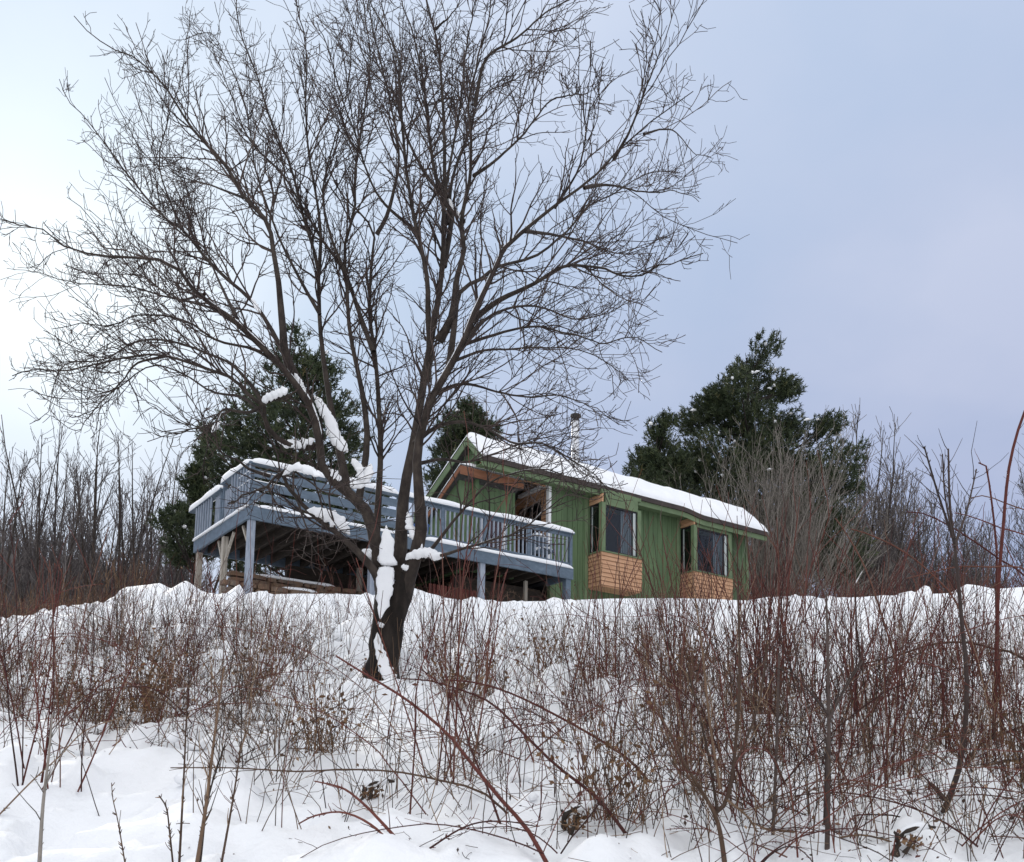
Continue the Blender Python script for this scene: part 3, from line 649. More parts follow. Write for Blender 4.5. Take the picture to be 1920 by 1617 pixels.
# ------------------------------------------------------------------ the big bare tree
TY = 12.0
tb = ground_hit(717, 1268); TYB = tb[1]
TY = float(TYB)
tree = empty('bare_tree', (tb[0], tb[1], tb[2]))
tag(tree, 'big bare spreading tree with snow in its forks on the slope before the house', 'tree')
tloc = np.array([tb[0], tb[1], tb[2]])
def up_px(pts, y0, y1, bow=0.0, seed=0):
    n = len(pts); out = []
    for k, (x, y) in enumerate(pts):
        t_ = k/(n-1) if n > 1 else 0
        out.append(at(x, y, TY + y0 + (y1-y0)*t_ + bow*math.sin(math.pi*t_)) - tloc)
    return np.array(out)
PXM = TY/FPX*1.01   # metres per photo pixel at the tree
limbs = [   # (points px, width0 px, width1 px, depth0, depth1)
 ([(740,1150),(748,1080),(752,1005),(758,920),(776,828),(796,720),(815,610),(832,500),(836,371),(835,260),(828,130),(817,56),(798,0),(790,-90)], 32, 5, 0, .5),
 ([(742,1150),(768,1075),(789,1000),(786,935),(783,850),(805,762),(842,693),(870,640),(887,594),(921,520),(940,475),(984,434),(1040,390),(1095,353),(1151,300),(1207,252),(1262,212),(1292,192)], 34, 3, 0, -1.2),
 ([(842,690),(852,610),(862,548),(905,520),(932,501),(1003,482),(1058,440),(1100,392),(1150,370),(1215,332),(1268,332)], 15, 3, -.1, 1.2),
 ([(880,605),(939,560),(1003,527),(1051,494),(1110,490),(1180,505),(1235,478),(1300,452)], 14, 3, -.1, -1.8),
 ([(873,640),(910,600),(955,578),(1010,575),(1080,600),(1140,585),(1190,560)], 11, 3, 0, .9),
 ([(730,1140),(704,1062),(706,1000),(711,926),(715,844),(711,762),(703,660),(694,594),(702,482),(706,438),(672,390),(650,371),(620,300),(590,240)], 22, 4, .1, 1.0),
 ([(706,440),(724,408),(739,353),(748,290),(735,200),(715,110),(700,20),(690,-60)], 10, 4, .55, .2),
 ([(797,715),(806,655),(802,594),(798,520),(776,427),(761,334),(750,223),(745,130),(724,74),(687,22),(665,-40)], 17, 4, .25, -.9),
 ([(832,500),(847,393),(817,334),(798,241),(787,148),(761,56),(743,0),(735,-80)], 14, 4, .3, 1.3),
 ([(822,640),(847,594),(858,520),(873,464),(869,416),(888,334),(891,260),(888,193),(906,122),(932,37),(945,-50)], 17, 4, .1, -.6),
 ([(890,200),(910,111),(965,74),(1021,30),(1085,3),(1130,-30)], 9, 3, -.5, -1.5),
 ([(838,420),(850,330),(880,250),(905,180),(960,150),(1020,120),(1060,100)], 10, 3, .3, 1.4),
 ([(869,416),(860,400),(835,380),(845,300),(862,200),(870,100),(880,0),(890,-70)], 10, 4, -.1, .6),
 ([(888,330),(930,300),(985,245),(1030,190),(1080,175),(1100,150)], 8, 3, -.3, -1.7),
 ([(735,1145),(712,1060),(691,966),(646,917),(609,885),(601,824),(585,758),(552,705),(531,680),(505,655),(469,620),(444,597),(384,550),(337,494),(281,481),(219,475),(141,459),(103,428),(50,415),(0,400)], 34, 3, -.05, -1.4),
 ([(601,820),(575,740),(531,660),(505,610),(469,560),(437,534),(384,484),(344,434),(304,408),(260,356),(237,326),(200,275),(160,223),(130,186),(118,150)], 15, 3, -.3, 1.0),
 ([(552,708),(534,659),(531,619),(525,556),(519,509),(512,482),(501,419),(456,371),(427,315),(390,275),(353,230),(319,174),(290,137),(249,100),(208,82),(167,52),(145,28)], 18, 3, -.4, -.8),
 ([(650,920),(640,860),(625,790),(610,700),(598,594),(594,501),(572,427),(557,371),(542,315),(501,223),(480,150),(455,90),(440,40),(430,-40)], 17, 4, .15, 1.5),
 ([(596,530),(601,445),(590,353),(579,278),(572,186),(575,93),(557,11),(550,-60)], 10, 4, .7, -.2),
 ([(672,940),(688,830),(680,742),(655,620),(650,520),(646,464),(668,390),(668,334),(679,260),(690,190),(700,110),(690,30),(680,-60)], 16, 4, .2, .9),
 ([(700,660),(676,594),(645,510),(601,447),(560,380),(530,330),(470,265),(430,170),(400,95),(352,62)], 11, 3, .3, 1.7),
 ([(600,590),(560,520),(520,440),(480,330),(470,260),(455,180),(430,130),(395,60),(350,70)], 8, 3, .3, .3),
 ([(725,1120),(695,1062),(634,1003),(585,968),(556,940),(532,915),(521,893),(505,890),(483,909),(440,922),(405,938)], 22, 5, -.1, -1.3),
 ([(521,897),(540,880),(570,900),(600,920),(640,935),(665,950)], 7, 3, -.9, -1.4),
 ([(505,893),(470,880),(445,860),(420,850),(400,812),(340,790),(312,770)], 7, 2.5, -1.0, -1.9),
 ([(560,945),(575,990),(590,1030),(600,1070)], 5, 2, -.7, -1.4),
 ([(600,835),(570,840),(540,833),(515,818),(498,790),(495,755),(478,753),(437,712),(375,687),(312,666),(250,669),(187,681),(125,697),(70,690),(20,700)], 13, 3, -.3, -1.6),
 ([(495,765),(480,735),(440,690),(405,670),(312,640),(250,640),(187,675),(125,675),(95,708),(85,760),(50,785)], 9, 2.5, -.6, .2),
 ([(312,668),(256,681),(225,716),(169,759),(150,784),(125,789),(90,765)], 6, 2, -1.0, -1.6),
 ([(490,758),(515,748),(541,738)], 14, 11, -.6, -.7),
 ([(492,762),(462,775),(422,770),(403,794),(359,802),(312,811)], 9, 3, -.6, -1.8),
 ([(497,780),(455,745),(400,735),(340,700),(280,690),(215,730),(160,725),(110,700),(80,690)], 7, 2.5, -.6, 1.2),
 ([(585,760),(540,700),(480,660),(400,640),(330,600),(250,590),(180,610),(120,605),(60,615)], 9, 2.5, -.3, -1.9),
 ([(470,622),(400,580),(320,560),(250,545),(170,540),(110,530),(30,515)], 8, 2.5, -.4, .9),
 ([(790,1045),(830,1042),(884,1026),(930,1016),(971,1007),(1030,976),(1070,950),(1110,945)], 9, 3, 0, -1.6),
 ([(792,1050),(812,1026),(854,971),(887,931),(910,908),(936,892),(971,880),(1020,872),(1075,895),(1110,880)], 9, 3, 0, -1.0),
 ([(776,832),(820,800),(870,790),(920,805),(970,830),(1020,828),(1070,850),(1120,880),(1165,925)], 10, 2.5, 0, -1.5),
 ([(783,870),(830,862),(880,868),(935,850),(985,835),(1040,830),(1090,860)], 9, 2.5, 0, 1.2),
 ([(820,735),(870,720),(930,735),(990,745),(1050,740),(1110,765),(1150,800)], 8, 2.5, 0, -1.0),
 ([(845,680),(900,660),(960,655),(1030,650),(1100,660),(1160,700),(1190,730)], 8, 2.5, 0, 1.4),
 ([(860,650),(920,630),(1000,610),(1070,625),(1130,640),(1180,625),(1220,655)], 8, 2.5, 0, -1.7),
 ([(984,434),(1030,440),(1090,455),(1150,480),(1200,470),(1250,455)], 8, 2.5, -.5, 1.0),
 ([(1040,390),(1080,330),(1100,270),(1110,210),(1125,165)], 7, 2.5, -.7, -1.9),
 ([(1095,353),(1150,345),(1210,352),(1265,345),(1318,362)], 7, 2.5, -.8, -.1),
 ([(1151,300),(1185,235),(1205,170),(1220,110),(1213,60)], 7, 2.5, -.9, -2.0),
 ([(1207,252),(1260,240),(1300,280),(1330,285)], 5, 2, -1.0, -.5),
 ([(836,371),(800,330),(760,250),(740,180),(690,130),(660,60),(640,0),(625,-60)], 9, 3, .4, 1.8),
 ([(817,56),(850,20),(880,-40)], 6, 3, .5, 0),
 ([(776,430),(720,380),(690,320),(670,250),(640,170),(620,90),(600,20)], 8, 3, 0, -1.8),
 ([(650,520),(620,440),(605,360),(620,280),(640,200),(650,120),(655,30)], 8, 3, .4, -1.2),
 ([(345,436),(320,380),(300,310),(310,240),(335,150),(345,90),(358,15)], 6, 2, .2, 1.8),
 ([(456,371),(400,350),(340,330),(300,310),(240,320)], 6, 2, -.5, 1.0),
 ([(384,552),(330,560),(270,520),(200,515),(150,505)], 6, 2, -.7, 1.2),
 ([(444,597),(400,500),(370,400),(340,380),(300,370)], 7, 2, -.6, 1.6),
]
lP = []; lR = []
trunk = Bag()
tp = up_px([(718,1300),(716,1262),(722,1215),(729,1165),(738,1115),(742,1078)], 0, 0)
rad = np.interp(np.linspace(0, 1, 22), [0, .12, .3, .6, .85, 1], np.array([46, 36, 29, 29.5, 35, 38])*PXM/1.0)
trunk.tubes(resample(tp, 22)[None], rad[None], 18, np.array([.5]))
for dx, dy, ln in ((-30, 8, 40), (26, 10, 34), (4, 16, 30), (-12,-6,25)):
    a_ = resample(np.array([tp[2]+[0, 0, -.03], tp[1]+[dx*.4*PXM, -.06, .02], [dx*1.25*PXM, -dy*PXM*1.0, -.10]]), 9)
    trunk.one(a_, .10, .035, 9, 10, .4)
tv = np.concatenate(trunk.V)
tv += (np.stack([vnoise(tv[:,2]*7+tv[:,0]*9, tv[:,1]*14), vnoise(tv[:,2]*7+5, tv[:,0]*14), vnoise(tv[:,0]*9, tv[:,1]*9)], 1)-.5)*.035
mesh_obj('trunk', make_mesh('trunk', tv, np.concatenate(trunk.F), np.concatenate(trunk.T)), M['bark'], tree)
for q, (pts, w0, w1, y0, y1) in enumerate(limbs):
    p = resample(up_px(pts, y0, y1), 28); 
    wv = np.cumsum(rng.normal(0, .008, p.shape), axis=0); wv -= wv[0]; p = p + wv*np.linspace(0, 1, 28)[:, None]
    w1 = w1*.7; r_ = (w1 + (w0-w1)*(1-np.linspace(0, 1, 28))**1.35)*PXM/2
    if w0 > 16: r_[:3] *= np.array([1.25, 1.12, 1.04])
    r_ = r_*np.interp(np.linspace(0, 1, 28), [0, .25, 1], [1, .74, .72])
    lP.append(p); lR.append(r_)
    bg = Bag().tubes(p[None], r_[None], 9 if w0 > 12 else 6, np.array([.5]))
    bg.obj('limb', M['limb'], tree)
lP = np.array(lP); lR = np.array(lR)
G = np.random.default_rng(77)
ln = path_len(lP)
crown = Bag()
nolimb = np.array([1.0 if l[1] < 13 or l[1] > 14 or len(l[0]) > 3 else 0 for l in limbs])
cnt = np.maximum(2, (ln*11.0*nolimb)).astype(int)
p, d_, rr_, t_, idx = spawn(lP, lR, cnt, .26, .97, .3, .95, G)
L2 = G.uniform(.3, 1.55, len(p))*(1.1-.98*t_)
d_ = unit(d_ + np.array([0, 0, .12]))
P2 = grow(p, d_, L2, 9, .04, .13, G); R2 = taper(np.minimum(rr_*.6, .0095), np.full(len(p), .003), 9)
crown.tubes(P2, R2, 4)
cnt = np.maximum(2, L2*8.0).astype(int)
p, d_, rr_, t_, idx = spawn(P2, R2, cnt, .15, 1.0, .35, 1.0, G)
L3 = G.uniform(.16, .62, len(p))*(1.1-.6*t_)*np.clip(L2[idx], .32, 1.1)
P3 = grow(p, d_, L3, 6, .05, .16, G); R3 = taper(np.minimum(rr_*.75, .0052), np.full(len(p), .0024), 6)
crown.tubes(P3, R3, 3)
cnt = np.maximum(1, L3*8.0).astype(int)
p, d_, rr_, t_, idx = spawn(P3, R3, cnt, .2, 1.0, .5, 1.2, G)
L4 = G.uniform(.04, .2, len(p))
P4 = grow(p, d_, L4, 3, .1, .2, G); R4 = taper(np.full(len(p), .0026), np.full(len(p), .0022), 3)
crown.tubes(P4, R4, 3)
cr = crown.obj('crown', M['twig'], tree)
print('crown', len(P2), len(P3), len(P4))
# snow lodged on the tree
def tree_snow(pts, wpx, y0, y1, seed, thick=.45, lift=.18):
    """lumpy crumbling snow lying along a limb: pts px, widths px"""
    n = 34; P = resample(up_px(pts, y0, y1), n); wv = np.interp(np.linspace(0, 1, n), np.linspace(0, 1, len(wpx)), wpx)*PXM*.44
    T = unit(np.gradient(P, axis=0)); S = unit(np.cross(T, np.array([0, 1.0, 0]))); V = []; ns = 16
    S = S*np.sign(S[:, 2:3]+1e-6)            # the side that faces up
    for q in range(n):
        e = math.sqrt(max(0.02, min(1, min(q, n-1-q)/4)))
        sh = (float(vnoise(q*.35+seed*11, seed*3.3))-.5)*.55 + (float(vnoise(q*.9+seed*5, seed))-.5)*.35
        for r_ in range(ns):
            an = 2*math.pi*r_/ns; u_ = math.cos(an)*1.6+seed*3
            k = .95+.6*(float(vnoise(q*.4+seed*7, u_))-.5)+.35*(float(vnoise(q*1.05+seed*5, math.sin(an)*2+u_*1.9))-.5)
            V.append(P[q] + (S[q]*math.cos(an)*wv[q]*k*e + np.array([0, -1.0, 0])*math.sin(an)*wv[q]*thick*k*e) + S[q]*wv[q]*(lift+sh*.6))
    F = [(q*ns+r_, q*ns+(r_+1) % ns, (q+1)*ns+(r_+1) % ns, (q+1)*ns+r_) for q in range(n-1) for r_ in range(ns)]
    k = len(V); V += [P[0]+S[0]*wv[0]*lift, P[-1]+S[-1]*wv[-1]*lift]
    tri = [(k, (r_+1) % ns, r_) for r_ in range(ns)] + [(k+1, (n-1)*ns+r_, (n-1)*ns+(r_+1) % ns) for r_ in range(ns)]
    me = bpy.data.meshes.new('snow_patch'); me.from_pydata([tuple(v) for v in V], [], F+tri); me.polygons.foreach_set('use_smooth', [True]*len(me.polygons))
    return mesh_obj('snow_patch', me, M['snow_cap'], tree)
FR = -.16
tree_snow([(724,985),(724,1020),(727,1060),(722,1100),(716,1140),(712,1162)], [10,30,40,38,28,10], FR-.03, FR-.10, 1, .22, 0)
tree_snow([(707,1186),(710,1212),(718,1240),(728,1266),(738,1290)], [8,18,22,26,34], FR-.02, FR-.10, 2, .25, 0)
tree_snow([(716,1168),(712,1176)], [16,12], FR, FR, 3, .35, 0)
tree_snow([(588,742),(606,770),(617,795),(632,825),(650,850)], [10,22,26,28,18], -.42, -.3, 4)
tree_snow([(612,880),(625,893),(640,900)], [14,26,14], -.35, -.3, 5)
tree_snow([(655,905),(672,912),(690,892),(697,870)], [12,26,24,14], -.25, -.2, 6)
tree_snow([(660,860),(672,880),(680,905)], [12,20,14], -.3, -.25, 7)
tree_snow([(492,756),(515,746),(541,735)], [18,20,18], -.68, -.75, 8, .6, .55)
tree_snow([(516,822),(535,835),(560,838),(592,826)], [8,18,20,12], -.52, -.42, 9, .6, .5)
tree_snow([(575,958),(600,966),(630,982),(655,1005)], [8,26,30,12], -.55, -.3, 10, .6, .4)
tree_snow([(680,1030),(690,1040),(702,1030)], [12,22,14], FR, FR, 11, .6, 0)
tree_snow([(764,960),(770,990),(782,1015),(790,1030)], [8,20,22,14], FR+.05, FR, 12, .5, .1)
tree_snow([(760,1050),(775,1042),(800,1038),(832,1046)], [12,22,24,16], FR, FR-.05, 13, .6, .1)
tree_snow([(752,1062),(765,1068)], [10,14], FR, FR, 14)
tree_snow([(552,700),(562,720),(572,735)], [6,13,8], -.45, -.42, 15)
tree_snow([(840,372),(852,395),(866,412)], [5,11,6], 0, -.1, 16)
tree_snow([(530,893),(550,880),(575,884),(600,895)], [6,16,18,8], -1.0, -1.2, 17, .6, .4)
tree_snow([(415,790),(404,800),(398,812)], [5,9,5], -.9, -1.0, 18)
tree_snow([(470,560),(480,575),(488,588)], [5,10,5], -.4, -.4, 19)
# thin snow lines along the upper side of some branches
G2 = np.random.default_rng(8)
for q in (1, 2, 3, 4, 9, 14, 15, 26, 27, 30, 32, 34, 35, 36, 37, 39, 40):
    for _ in range(3):
        i0 = int(G2.integers(9, 19)); i1 = i0 + int(G2.integers(3, 8)); seg = lP[q][i0:i1+1].copy(); rad_ = lR[q][i0:i1+1]
        T = unit(np.gradient(seg, axis=0)); S = unit(np.cross(T, np.array([0, 1.0, 0]))); S = S*np.sign(S[:, 2:3]+1e-6)
        seg = seg + S*rad_[:, None]*.75
        n = 8; s8 = resample(seg, n); r8 = np.interp(np.linspace(0, 1, n), np.linspace(0, 1, len(rad_)), rad_)*.45*np.sin(np.linspace(.15, math.pi-.15, n))**.5
        mesh_obj('snow_line', Bag().tubes(s8[None], r8[None], 6).mesh('snow_line'), M['snow_cap'], tree)

# ------------------------------------------------------------------ conifers
def pine(name, label, base_px, Y, clumps, seed, depth=1.0, dens=1.0, snow=30, group=None):
    G = np.random.default_rng(seed); b = at(base_px[0], base_px[1], Y); b[2] = float(h(b[0], b[1]))
    root = empty(name, tuple(b)); tag(root, label, 'tree', group)
    ppm = Y/FPX; top = at(clumps[0][0], clumps[0][1]-clumps[0][2]*.8, Y) - b
    trunk = Bag(); trunk.one([(0,0,-.3),(top[0]*.3, 0, top[2]*.4),(top[0]*.8,0,top[2]*.8),top], .26, .03, 16, 8, .5)
    tp_ = resample([(0,0,-.3),(top[0]*.3, 0, top[2]*.4),(top[0]*.8,0,top[2]*.8),top], 40)
    cr = Bag(); Cs = []
    for (x, y, r_) in clumps:
        R_ = r_*ppm; c = at(x, y, Y + G.uniform(-1, 1)*depth) - b
        for s_ in range(3):        # the same mass carried round the back and front of the trunk
            cc = c + np.array([G.normal(0, .25*R_), G.normal(0, .75*R_+.4), G.normal(0, .2*R_)]) if s_ else c
            Cs.append((cc, R_*(1 if s_ == 0 else .85)))
    for c, R_ in Cs:
        hz = np.clip(c[2]-R_*.4-.35*np.hypot(c[0], c[1]), .6, top[2]-.2); k = int(np.argmin(np.abs(tp_[:, 2]-hz))); st = tp_[k]
        trunk.one([st, (st+c)/2+np.array([0, 0, -.12*R_]), c], .055, .015, 8, 5, .5)
        n = int(120*dens*max(.35, R_**1.7))
        # sprays: short up-curving shoots through the clump, each with a brush of needles
        q = unit(G.normal(0, 1, (n, 3))); rad = G.random(n)**.42
        P0 = c + q*rad[:, None]*R_*np.array([1, 1, .72])
        out = unit(P0 - np.array([st[0], st[1], 0])*1.0 - np.array([0, 0, c[2]-R_*.6])); dirs = unit(out*.8 + np.array([0, 0, .75]) + G.normal(0, .35, (n, 3)))
        Ls = G.uniform(.16, .34, n)
        tint = np.clip(G.normal(.42, .17, n), 0, 1)
        m_ = 17
        t0 = np.repeat(np.arange(n), m_); K = len(t0)
        basep = P0[t0] + dirs[t0]*(Ls[t0]*G.uniform(0, 1, K))[:, None]
        nd = unit(dirs[t0]*.8 + G.normal(0, .62, (K, 3))); nl = G.uniform(.10, .20, K)[:, None]; wv = unit(np.cross(nd, G.normal(0, 1, (K, 3))))*.017
        V = np.stack([basep-wv, basep+wv, basep+nd*nl+wv*.4, basep+nd*nl-wv*.4], 1).reshape(-1, 3)
        F = np.arange(K*4).reshape(-1, 4); cr.add(V, F, np.repeat(np.clip(tint[t0]+G.normal(0, .08, K), 0, 1), 4))
    for _ in range(snow):
        c, R_ = Cs[G.integers(len(Cs))]; a_ = G.uniform(0, 2*np.pi); r2 = R_*G.uniform(.5, .95)
        p0 = c + np.array([math.cos(a_)*r2, -abs(math.sin(a_))*r2*1.05, G.uniform(-.2, .55)*R_]); dd = np.array([math.cos(a_), -abs(math.sin(a_)), G.uniform(-.2, .25)])
        l_ = G.uniform(.12, .34); pp = np.array([p0, p0+dd*l_*.5+[0, 0, .02], p0+dd*l_]); rr = np.array([.025, .065, .02])*G.uniform(.5, 1.3)
        mesh_obj('snow_tuft', Bag().tubes(resample(pp, 5)[None], np.interp(np.linspace(0, 1, 5), [0, .5, 1], rr)[None], 5).mesh('snow_tuft'), M['snow_cap'], root)
    trunk.obj('trunk', M['bark'], root); cr.obj('crown', M['needle'], root)
    return root
pine('pine_tree', 'tall dark pine behind the right end of the house roof', (1420,1120), 42, [(1400,705,42),(1362,742,42),(1440,725,48),(1470,735,36),(1400,785,62),(1345,775,48),(1305,795,40),(1325,850,58),(1470,800,52),(1300,880,50),
      (1430,860,70),(1380,910,80),(1490,880,60),(1535,822,36),(1520,900,60),(1575,905,40),(1450,970,85),(1545,975,60),(1500,1050,75),(1580,1060,45),(1430,1060,75)], 21, 1.6, 1.15, 96)
pine('small_pine', 'short dark pine peeping over the house roof left of the tall pine', (1235,1120), 39, [(1232,822,24),(1240,850,34),(1212,868,30),(1262,872,34),(1195,888,22),(1230,905,46),(1265,930,50),(1200,930,40),(1235,980,55)], 22, 1.0, 1.1, 6)
pine('pine_tree', 'broad dark pine standing behind the left end of the deck', (560,1120), 36, [(572,680,30),(540,700,46),(600,705,48),(565,745,60),(500,775,55),(620,770,55),(450,800,40),(540,820,75),(640,830,50),(420,830,42),(480,850,60),
      (395,815,24),(380,855,18),(600,880,60),(440,890,45),(530,900,70),(400,905,30),(650,900,40),(470,960,60),(600,960,60),(440,1010,50),(520,1020,60),(600,1040,55),(680,1000,60),(690,1060,45),(470,1075,40),(700,930,34)], 23, 1.6, .8, 60)
pine('young_pine', 'young pine beside the far left corner of the deck', (368,1120), 33, [(376,905,16),(369,930,24),(386,945,24),(354,968,28),(376,985,32),(342,975,18),(369,1020,34),(394,1030,36),(354,1050,30)], 24, .7, 1.1, 12)
pine('small_pine', 'distant pine top between the big tree and the house gable', (875,1120), 44, [(877,768,22),(862,790,28),(895,795,28),(850,815,30),(880,825,40),(910,830,30),(840,850,34),(880,880,50),(830,890,36)], 25, 1.0, 1.2, 14)

# ------------------------------------------------------------------ bare trees far behind
def bare_variant(seed, H, spread, twig_mat, r0, lean=.04, dens=1.0, multi=1, tr=.0045):
    G = np.random.default_rng(seed); root = None
    st = []; 
    for q in range(multi):
        d0 = np.array([[G.normal(0, lean+.08*(multi > 1)), G.normal(0, lean+.08*(multi > 1)), 1.0]])
        st.append(grow(np.zeros((1, 3))+np.array([[0, 0, -.2]]), d0, np.array([H*G.uniform(.85, 1.0)]), 14, .05, .035, G)[0])
    P = np.array(st); Rr = taper(np.full(multi, r0), np.full(multi, .008), 14)
    tr_ = Bag().tubes(P, Rr, 7)
    cr = Bag()
    cnt = np.full(multi, int(24*dens)); p, d_, rr, t, _ = spawn(P, Rr, cnt, .22, .98, .35, .75, G)
    L2 = H*spread*(1.12-t)*G.uniform(.6, 1.15, len(p)); P2 = grow(p, unit(d_+[0, 0, .30]), L2, 8, .075, .08, G); R2 = taper(np.minimum(rr*.5, .026), np.full(len(p), .006), 8)
    cr.tubes(P2, R2, 4)
    p, d_, rr, t, ix = spawn(P2, R2, np.maximum(3, (L2*5*dens)).astype(int), .15, 1, .3, .8, G)
    L3 = np.clip(L2[ix]*.42, .25, 1.6)*G.uniform(.5, 1.1, len(p)); P3 = grow(p, unit(d_+[0, 0, .25]), L3, 5, .07, .09, G); R3 = taper(np.minimum(rr*.6, .012), np.full(len(p), tr), 5)
    cr.tubes(P3, R3, 3)
    p, d_, rr, t, ix = spawn(P3, R3, np.maximum(1, L3*4.5*dens).astype(int), .2, 1, .35, .9, G)
    L4 = G.uniform(.18, .55, len(p)); P4 = grow(p, unit(d_+[0, 0, .2]), L4, 3, .05, .1, G); cr.tubes(P4, np.full((len(p), 3), tr), 3)
    root = empty('bare_tree', (0, 0, 0)); tr_.obj('trunk', M['limb'], root); cr.obj('crown', M[twig_mat], root)
    return root
def place(root, first, px, Y, top, rz, Hv):
    o = root if first else copy_tree(root)
    b = at(px, 1110, Y); sc = (at(px, top, Y)[2]-float(h(b[0], b[1])))/Hv; o.location = (b[0], b[1], float(h(b[0], b[1]))-.1); o.rotation_euler = (0, 0, rz); o.scale = (sc, sc, sc)
    return o
vars_ = [bare_variant(100+q, 11.0, .26, "far_twig", .085, .03, 1.0, 1 + (q % 3 == 2), .0062) for q in range(6)]
left_trees = [(31,40,765),(5,36,800),(-12,42,790),(62,41,800),(78,46,812),(105,38,788),(128,43,800),(150,40,812),(172,47,800),(190,39,755),(206,44,792),(222,41,780),(236,48,805),(250,42,785),(268,45,832),(288,40,800),(303,43,790),(318,47,838),(332,42,825),(348,48,840),(-45,40,790),(-85,44,780),(95,52,815),(140,55,812),(212,56,820),(280,54,822),(-130,45,790),(48,54,815),(365,52,850),(20,47,800),(90,43,818),(116,50,805),(160,52,800),(182,51,815),(198,53,798),(228,49,808),(245,53,812),(260,45,818),(275,50,806),(295,51,812),(312,45,822),(-25,50,802),(-60,47,795),(70,49,806),(135,47,792)]
used = set()
for q, (px, Y, sc) in enumerate(left_trees):
    v = q % len(vars_); o = place(vars_[v], v not in used, px, Y, sc, random.uniform(0, 6.28), 10.8); used.add(v)
    tag(o, 'slender bare tree in the row of leafless trees left of the deck', 'tree', 'leafless trees in a row left of the deck')
rvars = [bare_variant(200+q, 7.2, .34, 'far_twig', .045, .09, 1.1, 3 + q % 2, .006) for q in range(3)]
used = set()
for q, (px, Y, sc) in enumerate([(1648,44,868),(1630,50,850),(1690,46,880),(1722,48,893),(1756,46,925),(1800,50,960),(1835,52,975),(1590,46,770),(1700,55,880),(1668,50,900),(1880,50,940)]):
    v = q % 3; o = place(rvars[v], v not in used, px, Y, sc, random.uniform(0, 6.28), 7.0); used.add(v)
    tag(o, 'bushy bare tree in the thicket of leafless trees right of the house', 'tree', 'leafless trees right of the house')
o = place(copy_tree(rvars[0]), True, 1965, 30, 800, 1.0, 7.0); tag(o, 'bare tree cut by the right edge of the picture behind tall canes', 'tree')
o['group'] = 'leafless trees right of the house'; del o['group']
# the grey many-stemmed bush against the right pine
G = np.random.default_rng(5); bb = at(1440, 1120, 37); bb[2] = float(h(bb[0], bb[1])); bush = empty('bare_bush', tuple(bb)); tag(bush, 'grey many stemmed bare bush fanning out right of the house wall', 'bush')
n = 210; ph = G.uniform(0, 2*np.pi, n); tl = np.minimum(np.abs(G.normal(0, .52, n)), 1.15); D0 = np.stack([np.cos(ph)*np.sin(tl), np.sin(ph)*np.sin(tl)*.8, np.cos(tl)], 1); D0[:, 0] += .06
P0 = np.stack([G.normal(0, .45, n), G.normal(0, .35, n), np.full(n, -.1)], 1); Ls = G.uniform(7.0, 10.0, n)*(1-.36*tl)
P1 = grow(P0, D0, Ls, 12, .008, .04, G); R1 = taper(G.uniform(.020, .034, n), np.full(n, .007), 12)
st = Bag().tubes(P1, R1, 5); st.obj('stems', M['grey_twig'], bush)
p, d_, rr, t, ix = spawn(P1, R1, np.full(n, 8), .3, 1, .2, .6, G); L2 = G.uniform(.7, 2.3, len(p)); P2 = grow(p, unit(d_+[0, 0, .15]), L2, 6, .05, .07, G); R2 = taper(np.minimum(rr*.6, .014), np.full(len(p), .007), 6)
tw = Bag().tubes(P2, R2, 3); p, d_, rr, t, ix = spawn(P2, R2, np.full(len(P2), 4), .2, 1, .3, .8, G); P3 = grow(p, d_, G.uniform(.2, .6, len(p)), 4, .05, .1, G); tw.tubes(P3, np.full(P3.shape[:2], .005), 3)
tw.obj('twigs', M['grey_twig'], bush)
lowr = [q for q in range(n) if D0[q, 0] > .25 and D0[q, 2] < .88][:40]
for q in lowr:
    for _ in range(2):
        i0 = int(G.integers(2, 8)); seg = P1[q][i0:i0+2] + np.array([0, 0, .03]); s6 = resample(seg, 6); mesh_obj('snow_line', Bag().tubes(s6[None], (G.uniform(.012, .026)*np.sin(np.linspace(.2, 2.9, 6))**.6)[None], 5).mesh('snow_line'), M['snow_cap'], bush)

# far wooded hill on the left
V = []; F = []; nn = 60
for q in range(nn+1):
    for r_ in range(14):
        u_ = q/nn; x = -190+u_*190; y = 150+r_*9
        hh = 50*math.exp(-((x+112)/60)**2) + 12*math.exp(-((x+50)/25)**2); V.append((x, y, 4+hh*math.sin(min(1, r_/6)*math.pi/2) + 1.2*float(vnoise(x*.2, y*.2))))
for q in range(nn):
    for r_ in range(13): k = q*14+r_; F.append((k, k+14, k+15, k+1))
hill_m = mat_noise('winter_hillside', [(.3,(.045,.040,.038)),(.6,(.085,.075,.07)),(.85,(.20,.20,.20))], .35, .95, .4, .3)
o = mesh_obj('far_hill', make_mesh('far_hill', V, F), hill_m); tag(o, 'dark wooded hill far off on the left', kind='structure')
G = np.random.default_rng(9); n = 2600; x = G.uniform(-185, -10, n); rr_ = G.integers(0, 10, n) + G.random(n); y = 150+rr_*9
hh = 50*np.exp(-((x+112)/60)**2) + 12*np.exp(-((x+50)/25)**2); z = 4+hh*np.sin(np.minimum(1, rr_/6)*np.pi/2)
P0 = np.stack([x, y, z], 1); P = grow(P0, np.tile([[0, 0, 1.0]], (n, 1)), G.uniform(4, 8, n), 4, .1, .08, G); bg = Bag().tubes(P, taper(np.full(n, .16), np.full(n, .05), 4), 3)
p, d_, rr, t, ix = spawn(P, np.full((n, 4), .1), np.full(n, 6), .3, 1, .4, .8, G); bg.tubes(grow(p, d_, G.uniform(1, 2.6, len(p)), 3, .1, .1, G), np.full((len(p), 3), .045), 3)
o = bg.obj('far_woods', M['far_twig']); tag(o, 'bare woods covering the far hill', kind='stuff')

